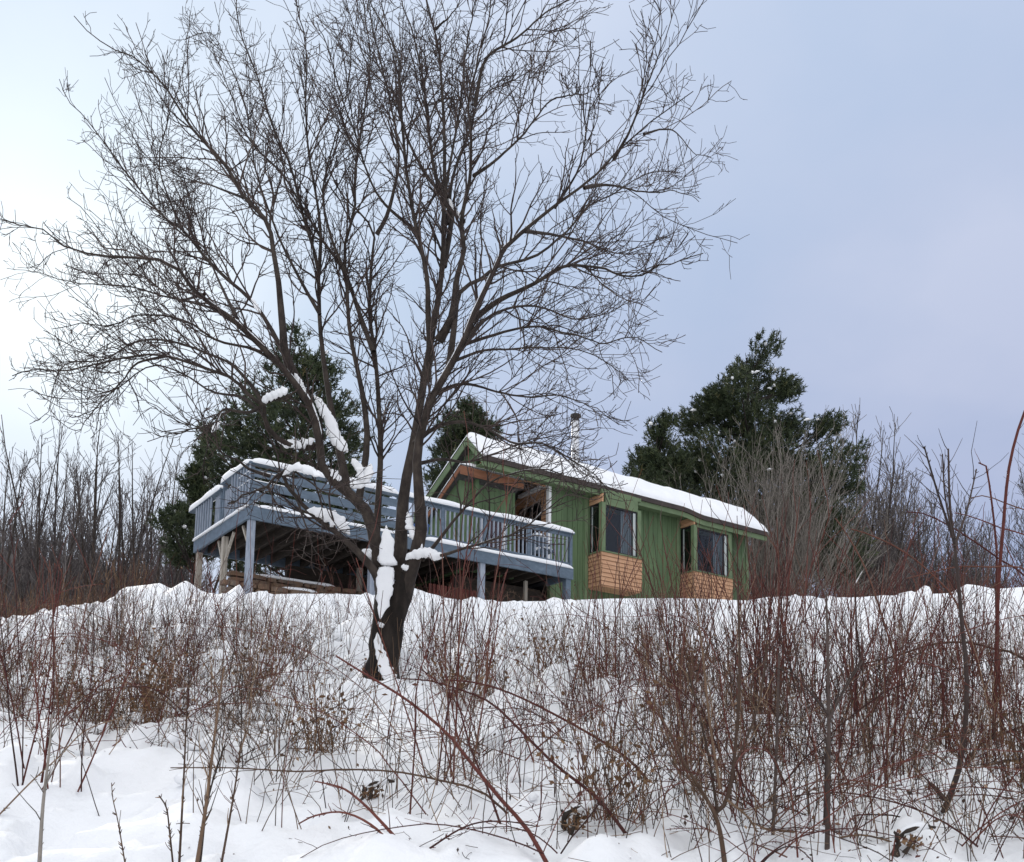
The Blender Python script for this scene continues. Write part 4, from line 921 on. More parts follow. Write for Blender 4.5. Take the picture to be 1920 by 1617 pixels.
# ------------------------------------------------------------------ brush and shrubs on the slope
def stems(bag, P0, H, n_pts, lean, wob, up, r0, r1, G, sides=3, tint=None, D=None):
    n = len(P0); d0 = unit(np.concatenate([G.normal(0, 1, (n, 2))*lean, np.ones((n, 1))], 1)) if D is None else D
    P = grow(P0, d0, H, n_pts, up, wob, G); Rr = taper(np.full(n, r0) if np.isscalar(r0) else r0, np.full(n, r1), n_pts)
    bag.tubes(P, Rr, sides, tint); return P, Rr
def flakes(bag, C, size, G, tint=None):
    """little curled leaves or seed bits"""
    n = len(C); a = unit(G.normal(0, 1, (n, 3))); b = unit(np.cross(a, G.normal(0, 1, (n, 3)))); s = (size*G.uniform(.5, 1.3, n))[:, None]
    V = np.stack([C-a*s, C+b*s*.55, C+a*s+np.cross(a, b)*s*.35, C-b*s*.55], 1).reshape(-1, 3)
    bag.add(V, np.arange(n*4).reshape(-1, 4), np.repeat(G.random(n) if tint is None else tint, 4))
def shrub_variant(kind, seed):
    G = np.random.default_rng(seed); bag = Bag()
    if kind == 'red':          # upright red canes from one crown
        n = int(G.integers(5, 13)); P0 = np.concatenate([G.normal(0, .10, (n, 2)), np.full((n, 1), -.08)], 1)
        P, Rr = stems(bag, P0, G.uniform(.7, 1.75, n), 9, .20, .04, .02, G.uniform(.0035, .0062, n), .0022, G, 4)
        p, d_, rr, t, ix = spawn(P, Rr, np.full(n, 4), .3, 1, .35, .8, G); L2 = G.uniform(.12, .5, len(p))
        P2 = grow(p, unit(d_+[0, 0, .3]), L2, 5, .06, .1, G); bag.tubes(P2, taper(np.full(len(p), .0026), np.full(len(p), .0016), 5), 3)
    elif kind == 'brown':      # goldenrod-like dead stems with ragged seed heads
        n = int(G.integers(6, 15)); P0 = np.concatenate([G.normal(0, .16, (n, 2)), np.full((n, 1), -.06)], 1)
        P, Rr = stems(bag, P0, G.uniform(.45, 1.1, n), 6, .14, .05, .0, .0032, .0018, G, 3)
        p, d_, rr, t, ix = spawn(P, Rr, np.full(n, 6), .45, 1, .4, 1.0, G); P2 = grow(p, unit(d_+[0, 0, .25]), G.uniform(.05, .22, len(p)), 4, -.02, .12, G)
        bag.tubes(P2, np.full(P2.shape[:2], .0015), 3)
        flakes(bag, P2[G.random(len(P2)) < .45][:, -1], .010, G)
    elif kind == 'tangle':     # low thorny tangle
        n = int(G.integers(5, 11)); P0 = np.concatenate([G.normal(0, .22, (n, 2)), np.full((n, 1), -.05)], 1)
        P, Rr = stems(bag, P0, G.uniform(.5, 1.3, n), 9, .55, .10, -.07, .0034, .0018, G, 3)
        p, d_, rr, t, ix = spawn(P, Rr, np.full(n, 5), .2, 1, .4, 1.1, G); P2 = grow(p, d_, G.uniform(.08, .35, len(p)), 4, .02, .15, G); bag.tubes(P2, np.full(P2.shape[:2], .0016), 3)
        flakes(bag, P2[G.random(len(P2)) < .15][:, -1], .016, G)
    elif kind == 'arch':       # long arching canes with thorns and side shoots
        n = int(G.integers(2, 6)); P0 = np.concatenate([G.normal(0, .06, (n, 2)), np.full((n, 1), -.05)], 1)
        P, Rr = stems(bag, P0, G.uniform(.7, 1.9, n), 16, .75, .05, -.085, G.uniform(.0032, .0055, n), .0018, G, 5)
        p, d_, rr, t, ix = spawn(P, Rr, np.full(n, 7), .2, 1, .4, 1.0, G); P2 = grow(p, unit(d_+[0, 0, .3]), G.uniform(.06, .4, len(p)), 5, .03, .12, G); bag.tubes(P2, taper(np.full(len(p), .0022), np.full(len(p), .0013), 5), 3)
        p, d_, rr, t, ix = spawn(P, Rr, np.full(n, 22), .05, 1, .8, 1.3, G); bag.tubes(grow(p, d_, np.full(len(p), .016), 3, .0, .05, G), taper(np.full(len(p), .0026), np.full(len(p), .0008), 3), 3)
        flakes(bag, P2[G.random(len(P2)) < .2][:, -1], .015, G)
    else:                      # rusty dead leaves and grass tussock
        n = 46; P0 = np.concatenate([G.normal(0, .10, (n, 2)), np.full((n, 1), -.04)], 1)
        P, Rr = stems(bag, P0, G.uniform(.25, .7, n), 6, .35, .07, -.06, .0028, .0015, G, 3)
        flakes(bag, P[:, 2:].reshape(-1, 3)[G.random(n*4) < .7] + G.normal(0, .03, (len(P[:, 2:].reshape(-1, 3)[:0])+0, 3)) if False else P[:, 2:].reshape(-1, 3), .019, G)
    return bag
KINDS = {'arch': ('bramble_arch', 'spray of arching thorny bramble canes bending over the open snow', 'bramble', 'arching bramble sprays over the snow', 'red_cane', 7),
         'red': ('red_cane_shrub', 'clump of thin upright red canes rising from the snowy slope', 'shrub', 'red cane shrubs on the snowy slope', 'red_cane', 9),
         'brown': ('dead_weed_clump', 'clump of dead brown weeds with ragged seed heads on the snowy slope', 'weed', 'dead brown weeds on the snowy slope', 'brown_stem', 7),
         'tangle': ('bramble_tangle', 'low dark tangle of bare bramble stems in the snow', 'bramble', 'bramble tangles on the snowy slope', 'brown_stem', 6),
         'leaf': ('dry_leaf_tussock', 'rusty brown tussock of withered leaves poking through the snow', 'tussock', 'withered leaf tussocks in the snow', 'tan_stem', 4)}
meshes = {}
for kd, (nm, lb, ct, gp, mt, nv) in KINDS.items():
    meshes[kd] = []
    for q in range(nv):
        me = shrub_variant(kd, 300+31*q+len(kd)).mesh(nm); me.materials.append(M[mt]); meshes[kd].append(me)
def density(px, py):
    d = np.interp(py, [1120, 1150, 1180, 1330, 1400, 1480, 1560, 1700], [.12, .3, .7, .9, .85, .75, .6, .5])
    d = np.where((px < 330) & (py > 1430), .03, d)
    d = np.where((px >= 330) & (px < 640) & (py > 1450), .16, d)
    d = np.where((px > 640) & (px < 860) & (py > 1290) & (py < 1480), d*.35, d)
    d = np.where((px > 1250) & (py > 1300), d*1.25, d)
    d = np.where((px > 150) & (px < 520) & (py < 1380) & (py > 1180), 1.4, d)
    d = np.where((py < 1165) & (px > 380) & (px < 1350), .15, d)
    d = np.where((px > 640) & (px < 800) & (py > 1130) & (py < 1260), .3, d)
    return d
def sample_ground(n, G, ymin=4.6, ymax=20.0, wide=1.12, clump=True):
    out = np.zeros((0, 3))
    while len(out) < n:
        k = n*3; Y = ymin + (ymax-ymin)*G.random(k)**1.15; X = (G.random(k)*2-1)*Y*.53*wide; Z = h(X, Y)
        px, py = project(np.stack([X, Y, Z], 1)); acc = G.random(k) < density(px, py)/1.4*(np.clip(3.2*vnoise(X*.6+13, Y*.6+70)*vnoise(X*1.7+3, Y*1.7+20)+.12, 0, 1.2)/1.2 if clump else .7)
        out = np.vstack([out, np.stack([X, Y, Z], 1)[acc]])
    return out[:n]
G = np.random.default_rng(41); WELLS = []
cnts = {'red': 98, 'brown': 88, 'tangle': 62, 'leaf': 40, 'arch': 82}
for kd, n in cnts.items():
    nm, lb, ct, gp, mt, nv = KINDS[kd]; S = sample_ground(n, G, 4.6 if kd == 'arch' else 5.0, 8.0 if kd == 'arch' else 19.8, 1.22, kd not in ('arch', 'leaf'))
    if kd == 'red':        # the stand of tall red canes on the right
        E_ = sample_ground(900, G, 5.6, 13, 1.05, False); qx, qy = project(E_); E_ = E_[(qx > 1180) & (qy > 1230)][:17]; S = np.vstack([S[:66], E_]); n = len(S)
    for q in range(n):
        x, y, z = S[q]; px, py = project(S[q])
        if y < 13: WELLS.append((x, y))
        o = bpy.data.objects.new(nm, meshes[kd][q % nv]); o.location = (x, y, z); o.rotation_euler = (0, 0, G.uniform(0, 6.28)); s = G.uniform(.65, 1.15)
        s *= float(np.interp(y, [6, 10, 14, 19], [.95, .88, .6, .42]))
        if kd == 'red' and px > 1180: s *= 1.15
        o.scale = (s, s, s*G.uniform(.85, 1.1)); link(o); tag(o, lb, ct, gp)
Xg, Yg = np.meshgrid(xs, ys); Zg = h(Xg, Yg)
GD = np.random.default_rng(99)
def dent(x, y, r_, d):
    i0, i1 = np.searchsorted(xs, [x-3*r_, x+3*r_]); j0, j1 = np.searchsorted(ys, [y-3*r_, y+3*r_])
    if i1 > i0 and j1 > j0:
        q = ((xs[i0:i1][None]-x)**2 + (ys[j0:j1][:, None]-y)**2)/(r_*r_); Zg[j0:j1, i0:i1] += d*np.exp(-q)
for x, y in WELLS: dent(x, y, GD.uniform(.09, .15), -GD.uniform(.05, .11))
for _ in range(420): Yq = GD.uniform(4, 12); dent(GD.uniform(-.56, .56)*Yq, Yq, GD.uniform(.07, .13), -GD.uniform(.02, .075))
for _ in range(1300): Yq = GD.uniform(5.4, 19); dent(GD.uniform(-.75, .75)*Yq, Yq, GD.uniform(.07, .17), GD.uniform(.02, .10))
nx, ny = len(xs), len(ys)
i, j = np.meshgrid(np.arange(nx-1), np.arange(ny-1)); k = (j*nx+i).ravel()
me = make_mesh('snow_ground', np.stack([Xg.ravel(), Yg.ravel(), Zg.ravel()], 1), np.stack([k, k+1, k+nx+1, k+nx], 1))
ground = mesh_obj('snow_ground', me, M['snow']); tag(ground, 'snow covered slope rising to the house', kind='structure')

# uncountable thin stems between them
bag = Bag(); S = sample_ground(3600, G, 4.8, 20.3, 1.7); n = len(S)
stems(bag, S-[0, 0, .05], G.uniform(.18, .70, n)*np.interp(S[:, 1], [6, 13, 19], [1.1, .75, .5])*np.where(G.random(n) < .2, 1.5, 1.0), 5, .26, .07, .0, .0030, .0015, G, 3)
S = sample_ground(2100, G, 4.8, 20.3, 1.7); n = len(S); P, Rr = stems(bag, S-[0, 0, .03], G.uniform(.2, .7, n), 6, .8, .12, -.06, .0026, .0015, G, 3)
p, d_, rr, t, ix = spawn(P, Rr, np.full(n, 3), .3, 1, .4, 1.0, G); P2 = grow(p, d_, G.uniform(.06, .22, len(p)), 3, .02, .15, G); bag.tubes(P2, np.full(P2.shape[:2], .0015), 3)
S = sample_ground(5100, G, 4.8, 20.3, 1.7); flakes(bag, S+np.array([0, 0, .02])+np.abs(G.normal(0, .2, S.shape))*[0, 0, 1], .014, G)
S = sample_ground(1100, G, 4.5, 10, 1.3, False); n = len(S); an = G.uniform(0, 6.28, n)
D = unit(np.stack([np.cos(an), np.sin(an), .3*np.sin(an)+G.normal(0, .12, n)], 1)); bag.tubes(grow(S+[0, 0, .006], D, G.uniform(.04, .22, n), 4, .0, .12, G), np.repeat(G.uniform(.0012, .0022, n)[:, None], 4, 1), 3)
S = sample_ground(1300, G, 4.5, 11, 1.3, False); flakes(bag, S+[0, 0, .006], .009, G)
o = bag.obj('undergrowth', M['brown_stem']); tag(o, 'fine dead stems and twigs sticking out of the snow', kind='stuff')
bag = Bag(); S = sample_ground(1125, G, 4.8, 20.3, 1.7); n = len(S)
P, Rr = stems(bag, S-[0, 0, .05], G.uniform(.25, .85, n)*np.interp(S[:, 1], [6, 13, 19], [1.1, .75, .5]), 6, .32, .08, .0, .0034, .0017, G, 3)
p, d_, rr, t, ix = spawn(P, Rr, np.full(n, 2), .3, 1, .35, .8, G); P2 = grow(p, d_, G.uniform(.06, .25, len(p)), 3, .05, .12, G); bag.tubes(P2, np.full(P2.shape[:2], .0016), 3)
o = bag.obj('red_undergrowth', M['red_cane']); tag(o, 'thin reddish stems filling the slope between the shrubs', kind='stuff')
# brown reeds behind the crest on the left, reddish thicket behind the crest on the right
def thicket(name, label, x0, x1, y0, y1, n, hmin, hmax, mt, seed):
    G = np.random.default_rng(seed); Y = G.uniform(y0, y1, n); pxs = G.uniform(x0, x1, n); X = (pxs-CX)/FPX*Y; P0 = np.stack([X, Y, h(X, Y)-.1], 1)
    bag = Bag(); P, Rr = stems(bag, P0, G.uniform(hmin, hmax, n), 6, .14, .06, .02, .008, .004, G, 3)
    p, d_, rr, t, ix = spawn(P, Rr, np.full(n, 6), .25, 1, .3, .8, G); P2 = grow(p, unit(d_+[0, 0, .2]), G.uniform(.2, .6, len(p)), 4, .03, .12, G); bag.tubes(P2, np.full(P2.shape[:2], .0035), 3)
    o = bag.obj(name, M[mt]); tag(o, label, kind='stuff')
thicket('dry_reeds', 'mass of dry brown brush beyond the crest on the left', -260, 250, 23, 31, 2400, .8, 2.4, 'tan_stem', 61)
thicket('dark_brush', 'dark brush under the leafless trees on the left', -260, 430, 29, 38, 800, .9, 2.4, 'far_twig', 62)
thicket('red_thicket', 'reddish thicket beyond the crest on the right', 1400, 2150, 22.5, 29, 1300, .3, 1.0, 'red_cane', 63)
thicket('shade_brush', 'dark brush growing under and behind the deck', 380, 760, 28.5, 33, 2600, 1.0, 3.2, 'twig', 64)

# ------------------------------------------------------------------ saplings and long canes one can tell apart
def cane(name, label, cat, pts, w0, w1, mt, ydrift=0.0, twigs=10, tl=(.08, .35), group=None, base=None, seed=0, sides=6, side_up=.2, forks=()):
    g = ground_hit(*(base or pts[0])); Y0 = g[1]; G = np.random.default_rng(seed + int(pts[0][0]*7+pts[0][1]))
    n = len(pts); P = np.array([at(x, y, Y0+ydrift*k/(n-1)) for k, (x, y) in enumerate(pts)]) - g; P[0][2] -= .05
    m = Y0/FPX; bag = Bag(); p = resample(P, 18); rr = (w1+(w0-w1)*(1-np.linspace(0, 1, 18))**.9)*m/2; bag.tubes(p[None], rr[None], sides)
    allP = [p]; allR = [rr]
    for fp, fw0, fw1 in forks:
        k = len(fp); fpp = np.array([at(x, y, Y0+ydrift*.4+.05*q) for q, (x, y) in enumerate(fp)]) - g; f_ = resample(fpp, 18); fr_ = (fw1+(fw0-fw1)*(1-np.linspace(0, 1, 18)))*m/2
        bag.tubes(f_[None], fr_[None], sides); allP.append(f_); allR.append(fr_)
    if twigs:
        A = np.array(allP); B = np.array(allR)
        q, d_, r_, t, ix = spawn(A, B, np.full(len(A), twigs), .25, 1, .35, .9, G); P2 = grow(q, unit(d_+[0, 0, side_up]), G.uniform(tl[0], tl[1], len(q)), 5, .05, .1, G)
        bag.tubes(P2, taper(np.minimum(r_*.6, .003), np.full(len(q), .0014), 5), 3)
    # buds
    A = np.array(allP); B = np.array(allR); q, d_, r_, t, ix = spawn(A, B, np.full(len(A), 16), .1, 1, .5, 1.0, G); P3 = grow(q, d_, np.full(len(q), .022), 3, .05, .05, G); bag.tubes(P3, taper(np.full(len(q), .003), np.full(len(q), .0012), 3), 4)
    o = bag.obj(name, M[mt]); o.location = tuple(g); tag(o, label, cat, group); return o
RC, BS = 'red_cane', 'brown_stem'
cane('tall_cane', 'tallest dark red cane at the right edge reaching up over the skyline', 'cane', [(1862,1385),(1868,1240),(1872,1100),(1880,1000),(1890,890),(1905,820),(1922,770)], 9, 5, RC, -.2, 5, (.05,.2))
cane('tall_cane', 'tall red cane with a hooked tip by the right edge', 'cane', [(1880,1400),(1868,1145),(1869,1040),(1858,930),(1848,870),(1842,857),(1835,868)], 6, 3, RC, .1, 4, (.05,.2))
cane('bare_sapling', 'forked sapling with three straight shoots above the skyline on the right', 'sapling', [(1768,1508),(1800,1433),(1813,1300),(1803,1160),(1790,1020),(1781,950),(1778,842)], 12, 3.5, 'twig', .1, 9, (.1,.4),
     forks=[([(1790,1020),(1760,930),(1745,880),(1733,838)], 5, 3), ([(1790,1025),(1812,960),(1822,920),(1831,880)], 5, 2.5), ([(1787,1010),(1772,930),(1767,852)], 4, 2.5), ([(1772,1500),(1745,1470),(1742,1480)], 10, 6)])
cane('bare_sapling', 'straight dark sapling with a side fork standing in the snow right of centre', 'sapling', [(1550,1590),(1554,1430),(1554,1345),(1552,1215),(1549,1110)], 10, 3.5, 'twig', .1, 10, (.1,.45),
     forks=[([(1554,1350),(1585,1290),(1618,1240)], 6, 3), ([(1553,1340),(1525,1305),(1480,1255)], 5, 2.5), ([(1546,1545),(1552,1380),(1575,1290)], 6, 3)])
cane('bare_sapling', 'thin straight sapling between the two forked saplings on the right', 'sapling', [(1449,1547),(1456,1400),(1459,1300),(1461,1225)], 7, 4, 'twig', .1, 5, (.1,.3))
cane('forked_shrub', 'forked shrub with a lump of snow in its crotch at the bottom right', 'shrub', [(1360,1608),(1350,1560),(1337,1520),(1310,1475),(1280,1425),(1255,1370)], 10, 4, BS, 0, 9, (.1,.4),
     forks=[([(1340,1525),(1363,1500),(1377,1420),(1387,1267),(1383,1100)], 9, 3.5), ([(1350,1480),(1330,1350),(1318,1230),(1305,1130)], 6, 3), ([(1345,1520),(1325,1400),(1290,1260)], 6, 3), ([(1370,1450),(1420,1330),(1440,1200)], 5, 3), ([(1363,1500),(1400,1530),(1420,1560)], 5, 3)])
cane('arching_bramble', 'longest dark red bramble arching from the bottom centre up past the tree base', 'bramble', [(1033,1612),(990,1557),(940,1500),(880,1427),(840,1377),(773,1320),(723,1287),(673,1257),(630,1230)], 9, 4, RC, 1.2, 6, (.06,.25))
cane('arching_bramble', 'red bramble crossing the middle of the slope and ending near the tree base', 'bramble', [(1190,1567),(1123,1500),(1040,1433),(973,1367),(923,1320),(873,1297),(807,1277),(753,1273)], 7, 3, RC, 1.0, 6, (.06,.25))
cane('arching_bramble', 'upper red bramble curving over the middle of the snowy slope', 'bramble', [(1253,1500),(1195,1440),(1140,1397),(1040,1340),(957,1300),(890,1280),(830,1275)], 6, 3, RC, .8, 5, (.06,.25))
cane('arching_bramble', 'short leaning red bramble below the snow capped stump', 'bramble', [(950,1560),(915,1480),(885,1410),(862,1330),(850,1290)], 5, 3, RC, .4, 5, (.06,.25))
cane('arching_bramble', 'thick dark bramble rising left from the bottom edge below the tree', 'bramble', [(793,1625),(757,1590),(707,1533),(673,1500),(640,1477),(590,1465)], 8, 3, RC, .6, 5, (.06,.25))
cane('arching_bramble', 'thin dark bramble beside the thick one at the bottom edge', 'bramble', [(760,1628),(728,1580),(690,1543),(640,1523),(590,1530),(560,1545)], 6, 3, RC, .5, 4, (.06,.25))
cane('arching_bramble', 'flat thorny bramble trailing left over the open snow', 'bramble', [(973,1530),(907,1487),(823,1463),(740,1447),(640,1443),(560,1447),(433,1440),(320,1440)], 5, 2.5, BS, .3, 14, (.06,.22))
cane('arching_bramble', 'low curved bramble sprig under the centre of the picture', 'bramble', [(788,1582),(873,1550),(940,1540),(1007,1550)], 4, 2, RC, .1, 6, (.05,.15))
for q, (pts, w0, w1, lab) in enumerate([
    ([(1800,1145),(1748,1078),(1689,1031),(1631,1003),(1595,992)], 6, 3, 'red cane bowing left before the pine'),
    ([(1652,1150),(1634,1095),(1611,1042),(1581,992),(1566,972)], 6, 3, 'short red cane leaning left before the pine'),
    ([(1940,1105),(1873,1048),(1790,992),(1734,964),(1700,960)], 6, 3, 'red cane bowing left across the sky at the right edge'),
    ([(1950,1030),(1873,989),(1817,968),(1790,962)], 5, 2.5, 'upper thin cane bowing in from the right edge'),
    ([(1950,985),(1887,945),(1845,930),(1820,934)], 5, 2.5, 'highest thin cane bowing in from the right edge'),
    ([(1940,1082),(1845,1064),(1790,1064),(1700,1085)], 5, 2.5, 'nearly level cane coming in from the right edge')]):
    cane('bowed_cane', lab, 'cane', [(pts[0][0]+60, pts[0][1]+180)] + pts, w0*.85, w1*.8, RC, .2, 4, (.05,.2), base=(min(pts[0][0]+60, 1990), 1330+q*9))
cane('arching_bramble', 'dark bramble arching over the snow at the right below the skyline', 'bramble', [(1990,1330),(1920,1237),(1863,1217),(1813,1205),(1750,1208),(1680,1230),(1613,1247)], 6, 3, BS, .2, 5, (.06,.25))
cane('bare_sapling', 'pale slim sapling at the bottom left corner', 'sapling', [(74,1628),(80,1517),(90,1430),(94,1390),(98,1340)], 8, 3, 'grey_twig', .1, 8, (.05,.3))
cane('bare_sapling', 'thin upright stem left of the thicker sapling at the bottom', 'sapling', [(336,1625),(345,1450),(350,1330)], 5, 2.5, BS, .1, 7, (.05,.25))
cane('bare_sapling', 'thicker dark sapling with small dry seed sprays at the bottom left', 'sapling', [(366,1625),(385,1520),(395,1440),(410,1320),(420,1250)], 8, 3.5, BS, .2, 14, (.06,.3), forks=[([(375,1620),(390,1500),(420,1400)], 5, 2.5)])
cane('bare_sapling', 'leaning thin sapling right of the thicker sapling at the bottom', 'sapling', [(412,1622),(440,1480),(452,1390)], 5, 2.5, BS, .1, 6, (.05,.2))
cane('bent_stem', 'bent stem with a crook near its tip in the open snow', 'stem', [(328,1622),(318,1560),(312,1515),(298,1492)], 4, 2.5, BS, 0, 2, (.03,.1))
cane('bent_stem', 'hair thin curved stem alone in the open snow at the left', 'stem', [(240,1622),(222,1545),(212,1500),(209,1468)], 3, 1.5, BS, 0, 1, (.03,.1))
cane('bent_stem', 'long thin stem slanting across the open snow at the far left', 'stem', [(-20,1530),(60,1465),(110,1420),(160,1370),(230,1345)], 3.5, 2, BS, .4, 3, (.05,.15))
cane('fallen_branch', 'long fallen branch lying across the snow at the bottom right', 'branch', [(1430,1535),(1500,1562),(1560,1572),(1620,1566),(1700,1588),(1775,1612)], 5, 3, BS, -.15, 8, (.05,.25))
cane('fallen_branch', 'dark branch slanting down from the right edge', 'branch', [(1810,1412),(1850,1390),(1935,1355)], 5, 4, BS, .1, 3, (.05,.2))
cane('fallen_branch', 'knotted branch reaching in from the right edge above the snow', 'branch', [(1795,1455),(1850,1436),(1935,1422)], 5, 3.5, BS, .1, 6, (.06,.3))
# cut stumps and snow lumps
def stump(label, px, py, r, hh, cap, seed):
    g = ground_hit(px, py); t = empty('cut_stump', tuple(g)); tag(t, label, 'stump')
    rr = random.Random(seed)
    pr = [(0,-.1),(r*1.25,-.1),(r*1.05,hh*.4),(r*.95,hh*.8),(r,hh),(0,hh*.97)]
    o = lathe('stump_wood', pr, 14, M['bark'], t, (0,0,0))
    for v in o.data.vertices: k = 1+.22*(float(vnoise(v.co.x*30+seed, v.co.y*30+v.co.z*8))-.5)*2; v.co.x *= k; v.co.y *= k
    o = lathe('snow_cap', [(r*.9,hh-.01),(r*1.3*cap,hh+r*.45),(r*1.25*cap,hh+r*1.0),(r*.75*cap,hh+r*1.6),(0,hh+r*1.8)], 16, M['snow_cap'], t, (0,0,0))
    for v in o.data.vertices: k = 1+.25*(float(vnoise(v.co.x*12+seed, v.co.y*12+v.co.z*9))-.5)*2; v.co.x *= k; v.co.y *= k
    return t
g = ground_hit(921, 1445); t = empty('snow_capped_weed', tuple(g)); tag(t, 'weed clump holding up one round ball of snow mid slope', 'weed')
me = meshes['brown'][2]; o = bpy.data.objects.new('stems', me); link(o, t); o.scale = (.42, .42, .36)
G = np.random.default_rng(19)
o = lathe('snow_cap', [(0,.13),(.035,.135),(.055,.165),(.058,.20),(.042,.245),(.02,.265),(0,.268)], 18, M['snow_cap'], t, (0,0,0))
for v in o.data.vertices:
    k = .8+.9*(float(vnoise(v.co.x*16+3, v.co.y*16+v.co.z*14))-.5); v.co.x = v.co.x*k*1.15+.04*(v.co.z-.13)*4; v.co.y *= k*1.15; v.co.z -= .3*v.co.x
def broken(label, px, py, seed, sc=1.0):
    g = ground_hit(px, py); t = empty('broken_stump', tuple(g)); tag(t, label, 'stump'); G = np.random.default_rng(seed); bg = Bag()
    bg.one(np.array([(-.05,0,-.08),(-.03,0,.05),(-.055,.01,.085)])*sc, .026*sc, .008*sc, 8, 8, .5); bg.one(np.array([(-.03,0,.04),(.03,-.03,.10),(.14,-.05,.13),(.22,-.04,.12)])*sc, .022*sc, .010*sc, 10, 7, .6)
    bg.one(np.array([(.0,-.04,-.05),(.03,-.06,.02),(.05,-.05,.07)])*sc, .02*sc, .008*sc, 7, 6, .4)
    V = np.concatenate(bg.V); V += (np.stack([vnoise(V[:, 2]*40, V[:, 0]*40), vnoise(V[:, 0]*40, V[:, 2]*40+7), vnoise(V[:, 1]*40, V[:, 0]*40)], 1)-.5)*.016
    mesh_obj('wood', make_mesh('wood', V, np.concatenate(bg.F), np.concatenate(bg.T)), M['limb'], t)
    lf = Bag(); flakes(lf, G.normal(0, .045*sc, (60, 3))*[1, .7, .7]+np.array([.03, -.05, .02]), .022*sc, G); lf.obj('dead_leaves', M['tan_stem'], t)
    snow_strip('snow_cap', t, [np.array((-.02,0,.075))*sc, np.array((.16,-.05,.142))*sc], .05*sc, .03*sc, seed)
broken('broken brown stump with dead leaves at the bottom centre', 1068, 1548, 8, .85)
broken('small broken stump with dead leaves left of the bottom centre', 690, 1495, 11, .7)
broken('snowy broken stump at the foot of the bottom right corner', 1692, 1585, 12, .7)
G = np.random.default_rng(15); bag = Bag(); S = sample_ground(300, G, 5.2, 19.0)
V0 = []; F0 = []; kk = 0
nlat, nlon = 6, 9
for q in range(len(S)):
    r_ = G.uniform(.015, .055); c = S[q]+np.array([0, 0, G.choice([.02, .05, G.uniform(.02, .12)])]); sc = np.array([G.uniform(.8, 1.7), G.uniform(.8, 1.3), G.uniform(.5, .9)])*r_
    for a in range(nlat+1):
        for b in range(nlon):
            th, ph = math.pi*a/nlat, 2*math.pi*b/nlon; p = np.array([math.sin(th)*math.cos(ph), math.sin(th)*math.sin(ph), math.cos(th)])
            V0.append(c + p*sc*(1+.5*(float(vnoise(p[0]*1.7+q, p[1]*1.7+p[2]*2+q*3))-.5)))
    for a in range(nlat):
        for b in range(nlon): F0.append((kk+a*nlon+b, kk+(a+1)*nlon+b, kk+(a+1)*nlon+(b+1) % nlon, kk+a*nlon+(b+1) % nlon))
    kk += (nlat+1)*nlon
o = mesh_obj('snow_clumps', make_mesh('snow_clumps', V0, F0), M['snow_cap']); tag(o, 'small clumps of snow caught in the weeds', kind='stuff')

# ------------------------------------------------------------------ sky, sun, camera
SAZ, SEL = R(-27), R(25)
S = Vector((math.sin(SAZ)*math.cos(SEL), math.cos(SAZ)*math.cos(SEL), math.sin(SEL)))
world = bpy.data.worlds.new('World'); scene.world = world; world.use_nodes = True
nt = world.node_tree; bgn = nt.nodes['Background']
sky = nt.nodes.new('ShaderNodeTexSky'); sky.sky_type = 'NISHITA'; sky.sun_disc = False; sky.sun_elevation = SEL; sky.sun_rotation = SAZ % (2*math.pi); sky.air_density = 1.0; sky.dust_density = 1.5
STR = .1
tc = nt.nodes.new('ShaderNodeTexCoord')
def vm(op, a, b=None):
    n = nt.nodes.new('ShaderNodeVectorMath'); n.operation = op; nt.links.new(a, n.inputs[0])
    if b is not None: n.inputs[1].default_value = b
    return n
def mt(op, a, b=None, c=None):
    n = nt.nodes.new('ShaderNodeMath'); n.operation = op
    for k, v in enumerate((a, b, c)):
        if v is None: continue
        if isinstance(v, (int, float)): n.inputs[k].default_value = v
        else: nt.links.new(v, n.inputs[k])
    return n.outputs[0]
nrm = vm('NORMALIZE', tc.outputs['Generated'])
dot = vm('DOT_PRODUCT', nrm.outputs[0], tuple(S)).outputs['Value']
sep = nt.nodes.new('ShaderNodeSeparateXYZ'); nt.links.new(nrm.outputs[0], sep.inputs[0])
dz = mt('ADD', mt('MAXIMUM', sep.outputs[2], 0.0), .35)
cmb = nt.nodes.new('ShaderNodeCombineXYZ'); nt.links.new(mt('DIVIDE', sep.outputs[0], dz), cmb.inputs[0]); nt.links.new(mt('DIVIDE', sep.outputs[1], dz), cmb.inputs[1])
def wnoise(scale, det, off):
    mp = nt.nodes.new('ShaderNodeMapping'); mp.inputs['Location'].default_value = off; nt.links.new(cmb.outputs[0], mp.inputs[0])
    n = nt.nodes.new('ShaderNodeTexNoise'); n.inputs['Scale'].default_value = scale; n.inputs['Detail'].default_value = det; n.inputs['Roughness'].default_value = .5; nt.links.new(mp.outputs[0], n.inputs['Vector']); return n.outputs['Fac']
n1 = wnoise(2.3, 5, (3.1, .4, 0)); n2 = wnoise(.8, 3, (7.7, 2.2, 0))
def rgb_ramp(src, stops):
    r = nt.nodes.new('ShaderNodeValToRGB'); e = r.color_ramp.elements
    while len(e) < len(stops): e.new(.5)
    for k, (p, c) in enumerate(stops): e[k].position = p; e[k].color = (*c, 1)
    nt.links.new(src, r.inputs[0]); return r.outputs[0]
K = 1/STR
cloud = rgb_ramp(n1, [(.32, (.365,.455,.68)), (.5, (.42,.49,.70)), (.68, (.485,.54,.735))])
glow = mt('POWER', mt("MAXIMUM", dot, 0.0), 10.0)
glow2 = mt('POWER', mt('MAXIMUM', dot, 0.0), 60.0)
zen = mt('SMOOTH_MIN', mt('MAXIMUM', mt('MULTIPLY_ADD', sep.outputs[2], 3.2, -2.2), 0.0), 1.0, .1)      # brighter cloud overhead
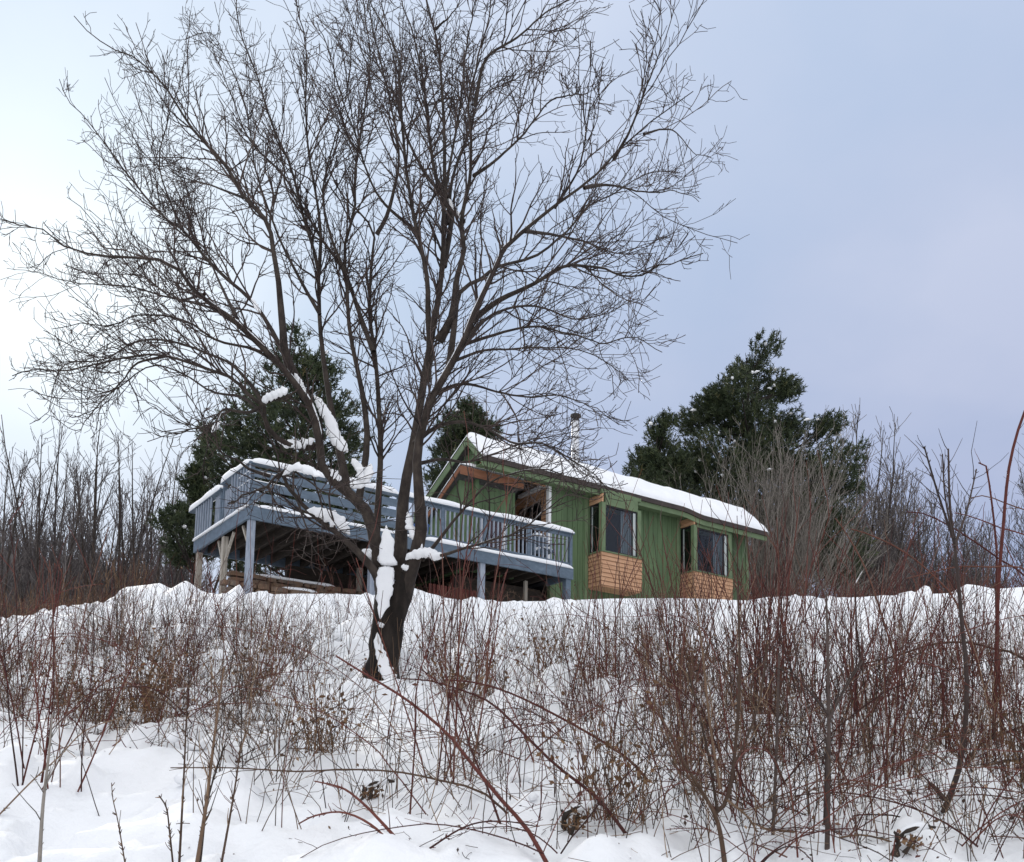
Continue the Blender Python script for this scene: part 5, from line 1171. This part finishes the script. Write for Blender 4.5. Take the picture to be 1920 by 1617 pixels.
back = mt('MAXIMUM', mt('MULTIPLY_ADD', sep.outputs[1], -1.0, 0.0), 0.0)
def mixadd(a, fac, colr):
    n = nt.nodes.new('ShaderNodeMix'); n.data_type = 'RGBA'; n.blend_type = 'ADD'; n.clamp_result = False
    nt.links.new(fac, n.inputs['Factor']); nt.links.new(a, n.inputs[6]); n.inputs[7].default_value = (*colr, 1); return n.outputs[2]
def scaled(f, k): return mt('MULTIPLY', f, k)
c = mixadd(cloud, mt('MINIMUM', scaled(glow, mt('MULTIPLY_ADD', n2, .8, .55)), 1.0), (.13,.18,.15))
c = mixadd(c, glow2, (.36,.35,.26))
grad = mt('MINIMUM', mt('MAXIMUM', mt('MULTIPLY_ADD', sep.outputs[2], 2.2, -.62), 0.0), 1.0)
c = mixadd(c, grad, (.20,.215,.185))
c = mixadd(c, zen, (1.05,.97,.80)); c = mixadd(c, back, (.88,.83,.70))
sc_ = nt.nodes.new('ShaderNodeMix'); sc_.data_type = 'RGBA'; sc_.blend_type = 'MULTIPLY'; sc_.inputs['Factor'].default_value = 1; nt.links.new(c, sc_.inputs[6]); sc_.inputs[7].default_value = (K, K, K, 1)
fin = nt.nodes.new('ShaderNodeMix'); fin.data_type = 'RGBA'; fin.inputs['Factor'].default_value = .96; nt.links.new(sky.outputs[0], fin.inputs[6]); nt.links.new(sc_.outputs[2], fin.inputs[7])
nt.links.new(fin.outputs[2], bgn.inputs['Color']); bgn.inputs['Strength'].default_value = STR
ld = bpy.data.lights.new('sun', 'SUN'); ld.energy = 2.0; ld.angle = R(9); ld.color = (1, .95, .88)
lo = bpy.data.objects.new('sun', ld); link(lo); lo.rotation_euler = (-S).to_track_quat('-Z', 'Y').to_euler(); lo.location = (-20, 30, 40)
cd = bpy.data.cameras.new('camera'); cam = bpy.data.objects.new('camera', cd); link(cam)
cd.sensor_fit = 'HORIZONTAL'; cd.sensor_width = 36; cd.lens = FPX/1920*36; cd.shift_y = (CY-808.5)/1920; cd.clip_end = 2000; cd.clip_start = .05
rt = Vector((cr_, -sr_*sp_, sr_*cp_)); upv = Vector((-sr_, -cr_*sp_, cr_*cp_)); fw = Vector((0, cp_, sp_))
cam.matrix_world = Matrix(((rt.x, upv.x, -fw.x, EYE[0]), (rt.y, upv.y, -fw.y, EYE[1]), (rt.z, upv.z, -fw.z, EYE[2]), (0, 0, 0, 1)))
scene.camera = cam
scene.view_settings.view_transform = 'Standard'; scene.view_settings.look = 'None'; scene.view_settings.exposure = 0; scene.view_settings.gamma = 1
scene.render.resolution_x, scene.render.resolution_y = 1024, 862
scene.cycles.max_bounces = 6; scene.cycles.transparent_max_bounces = 12
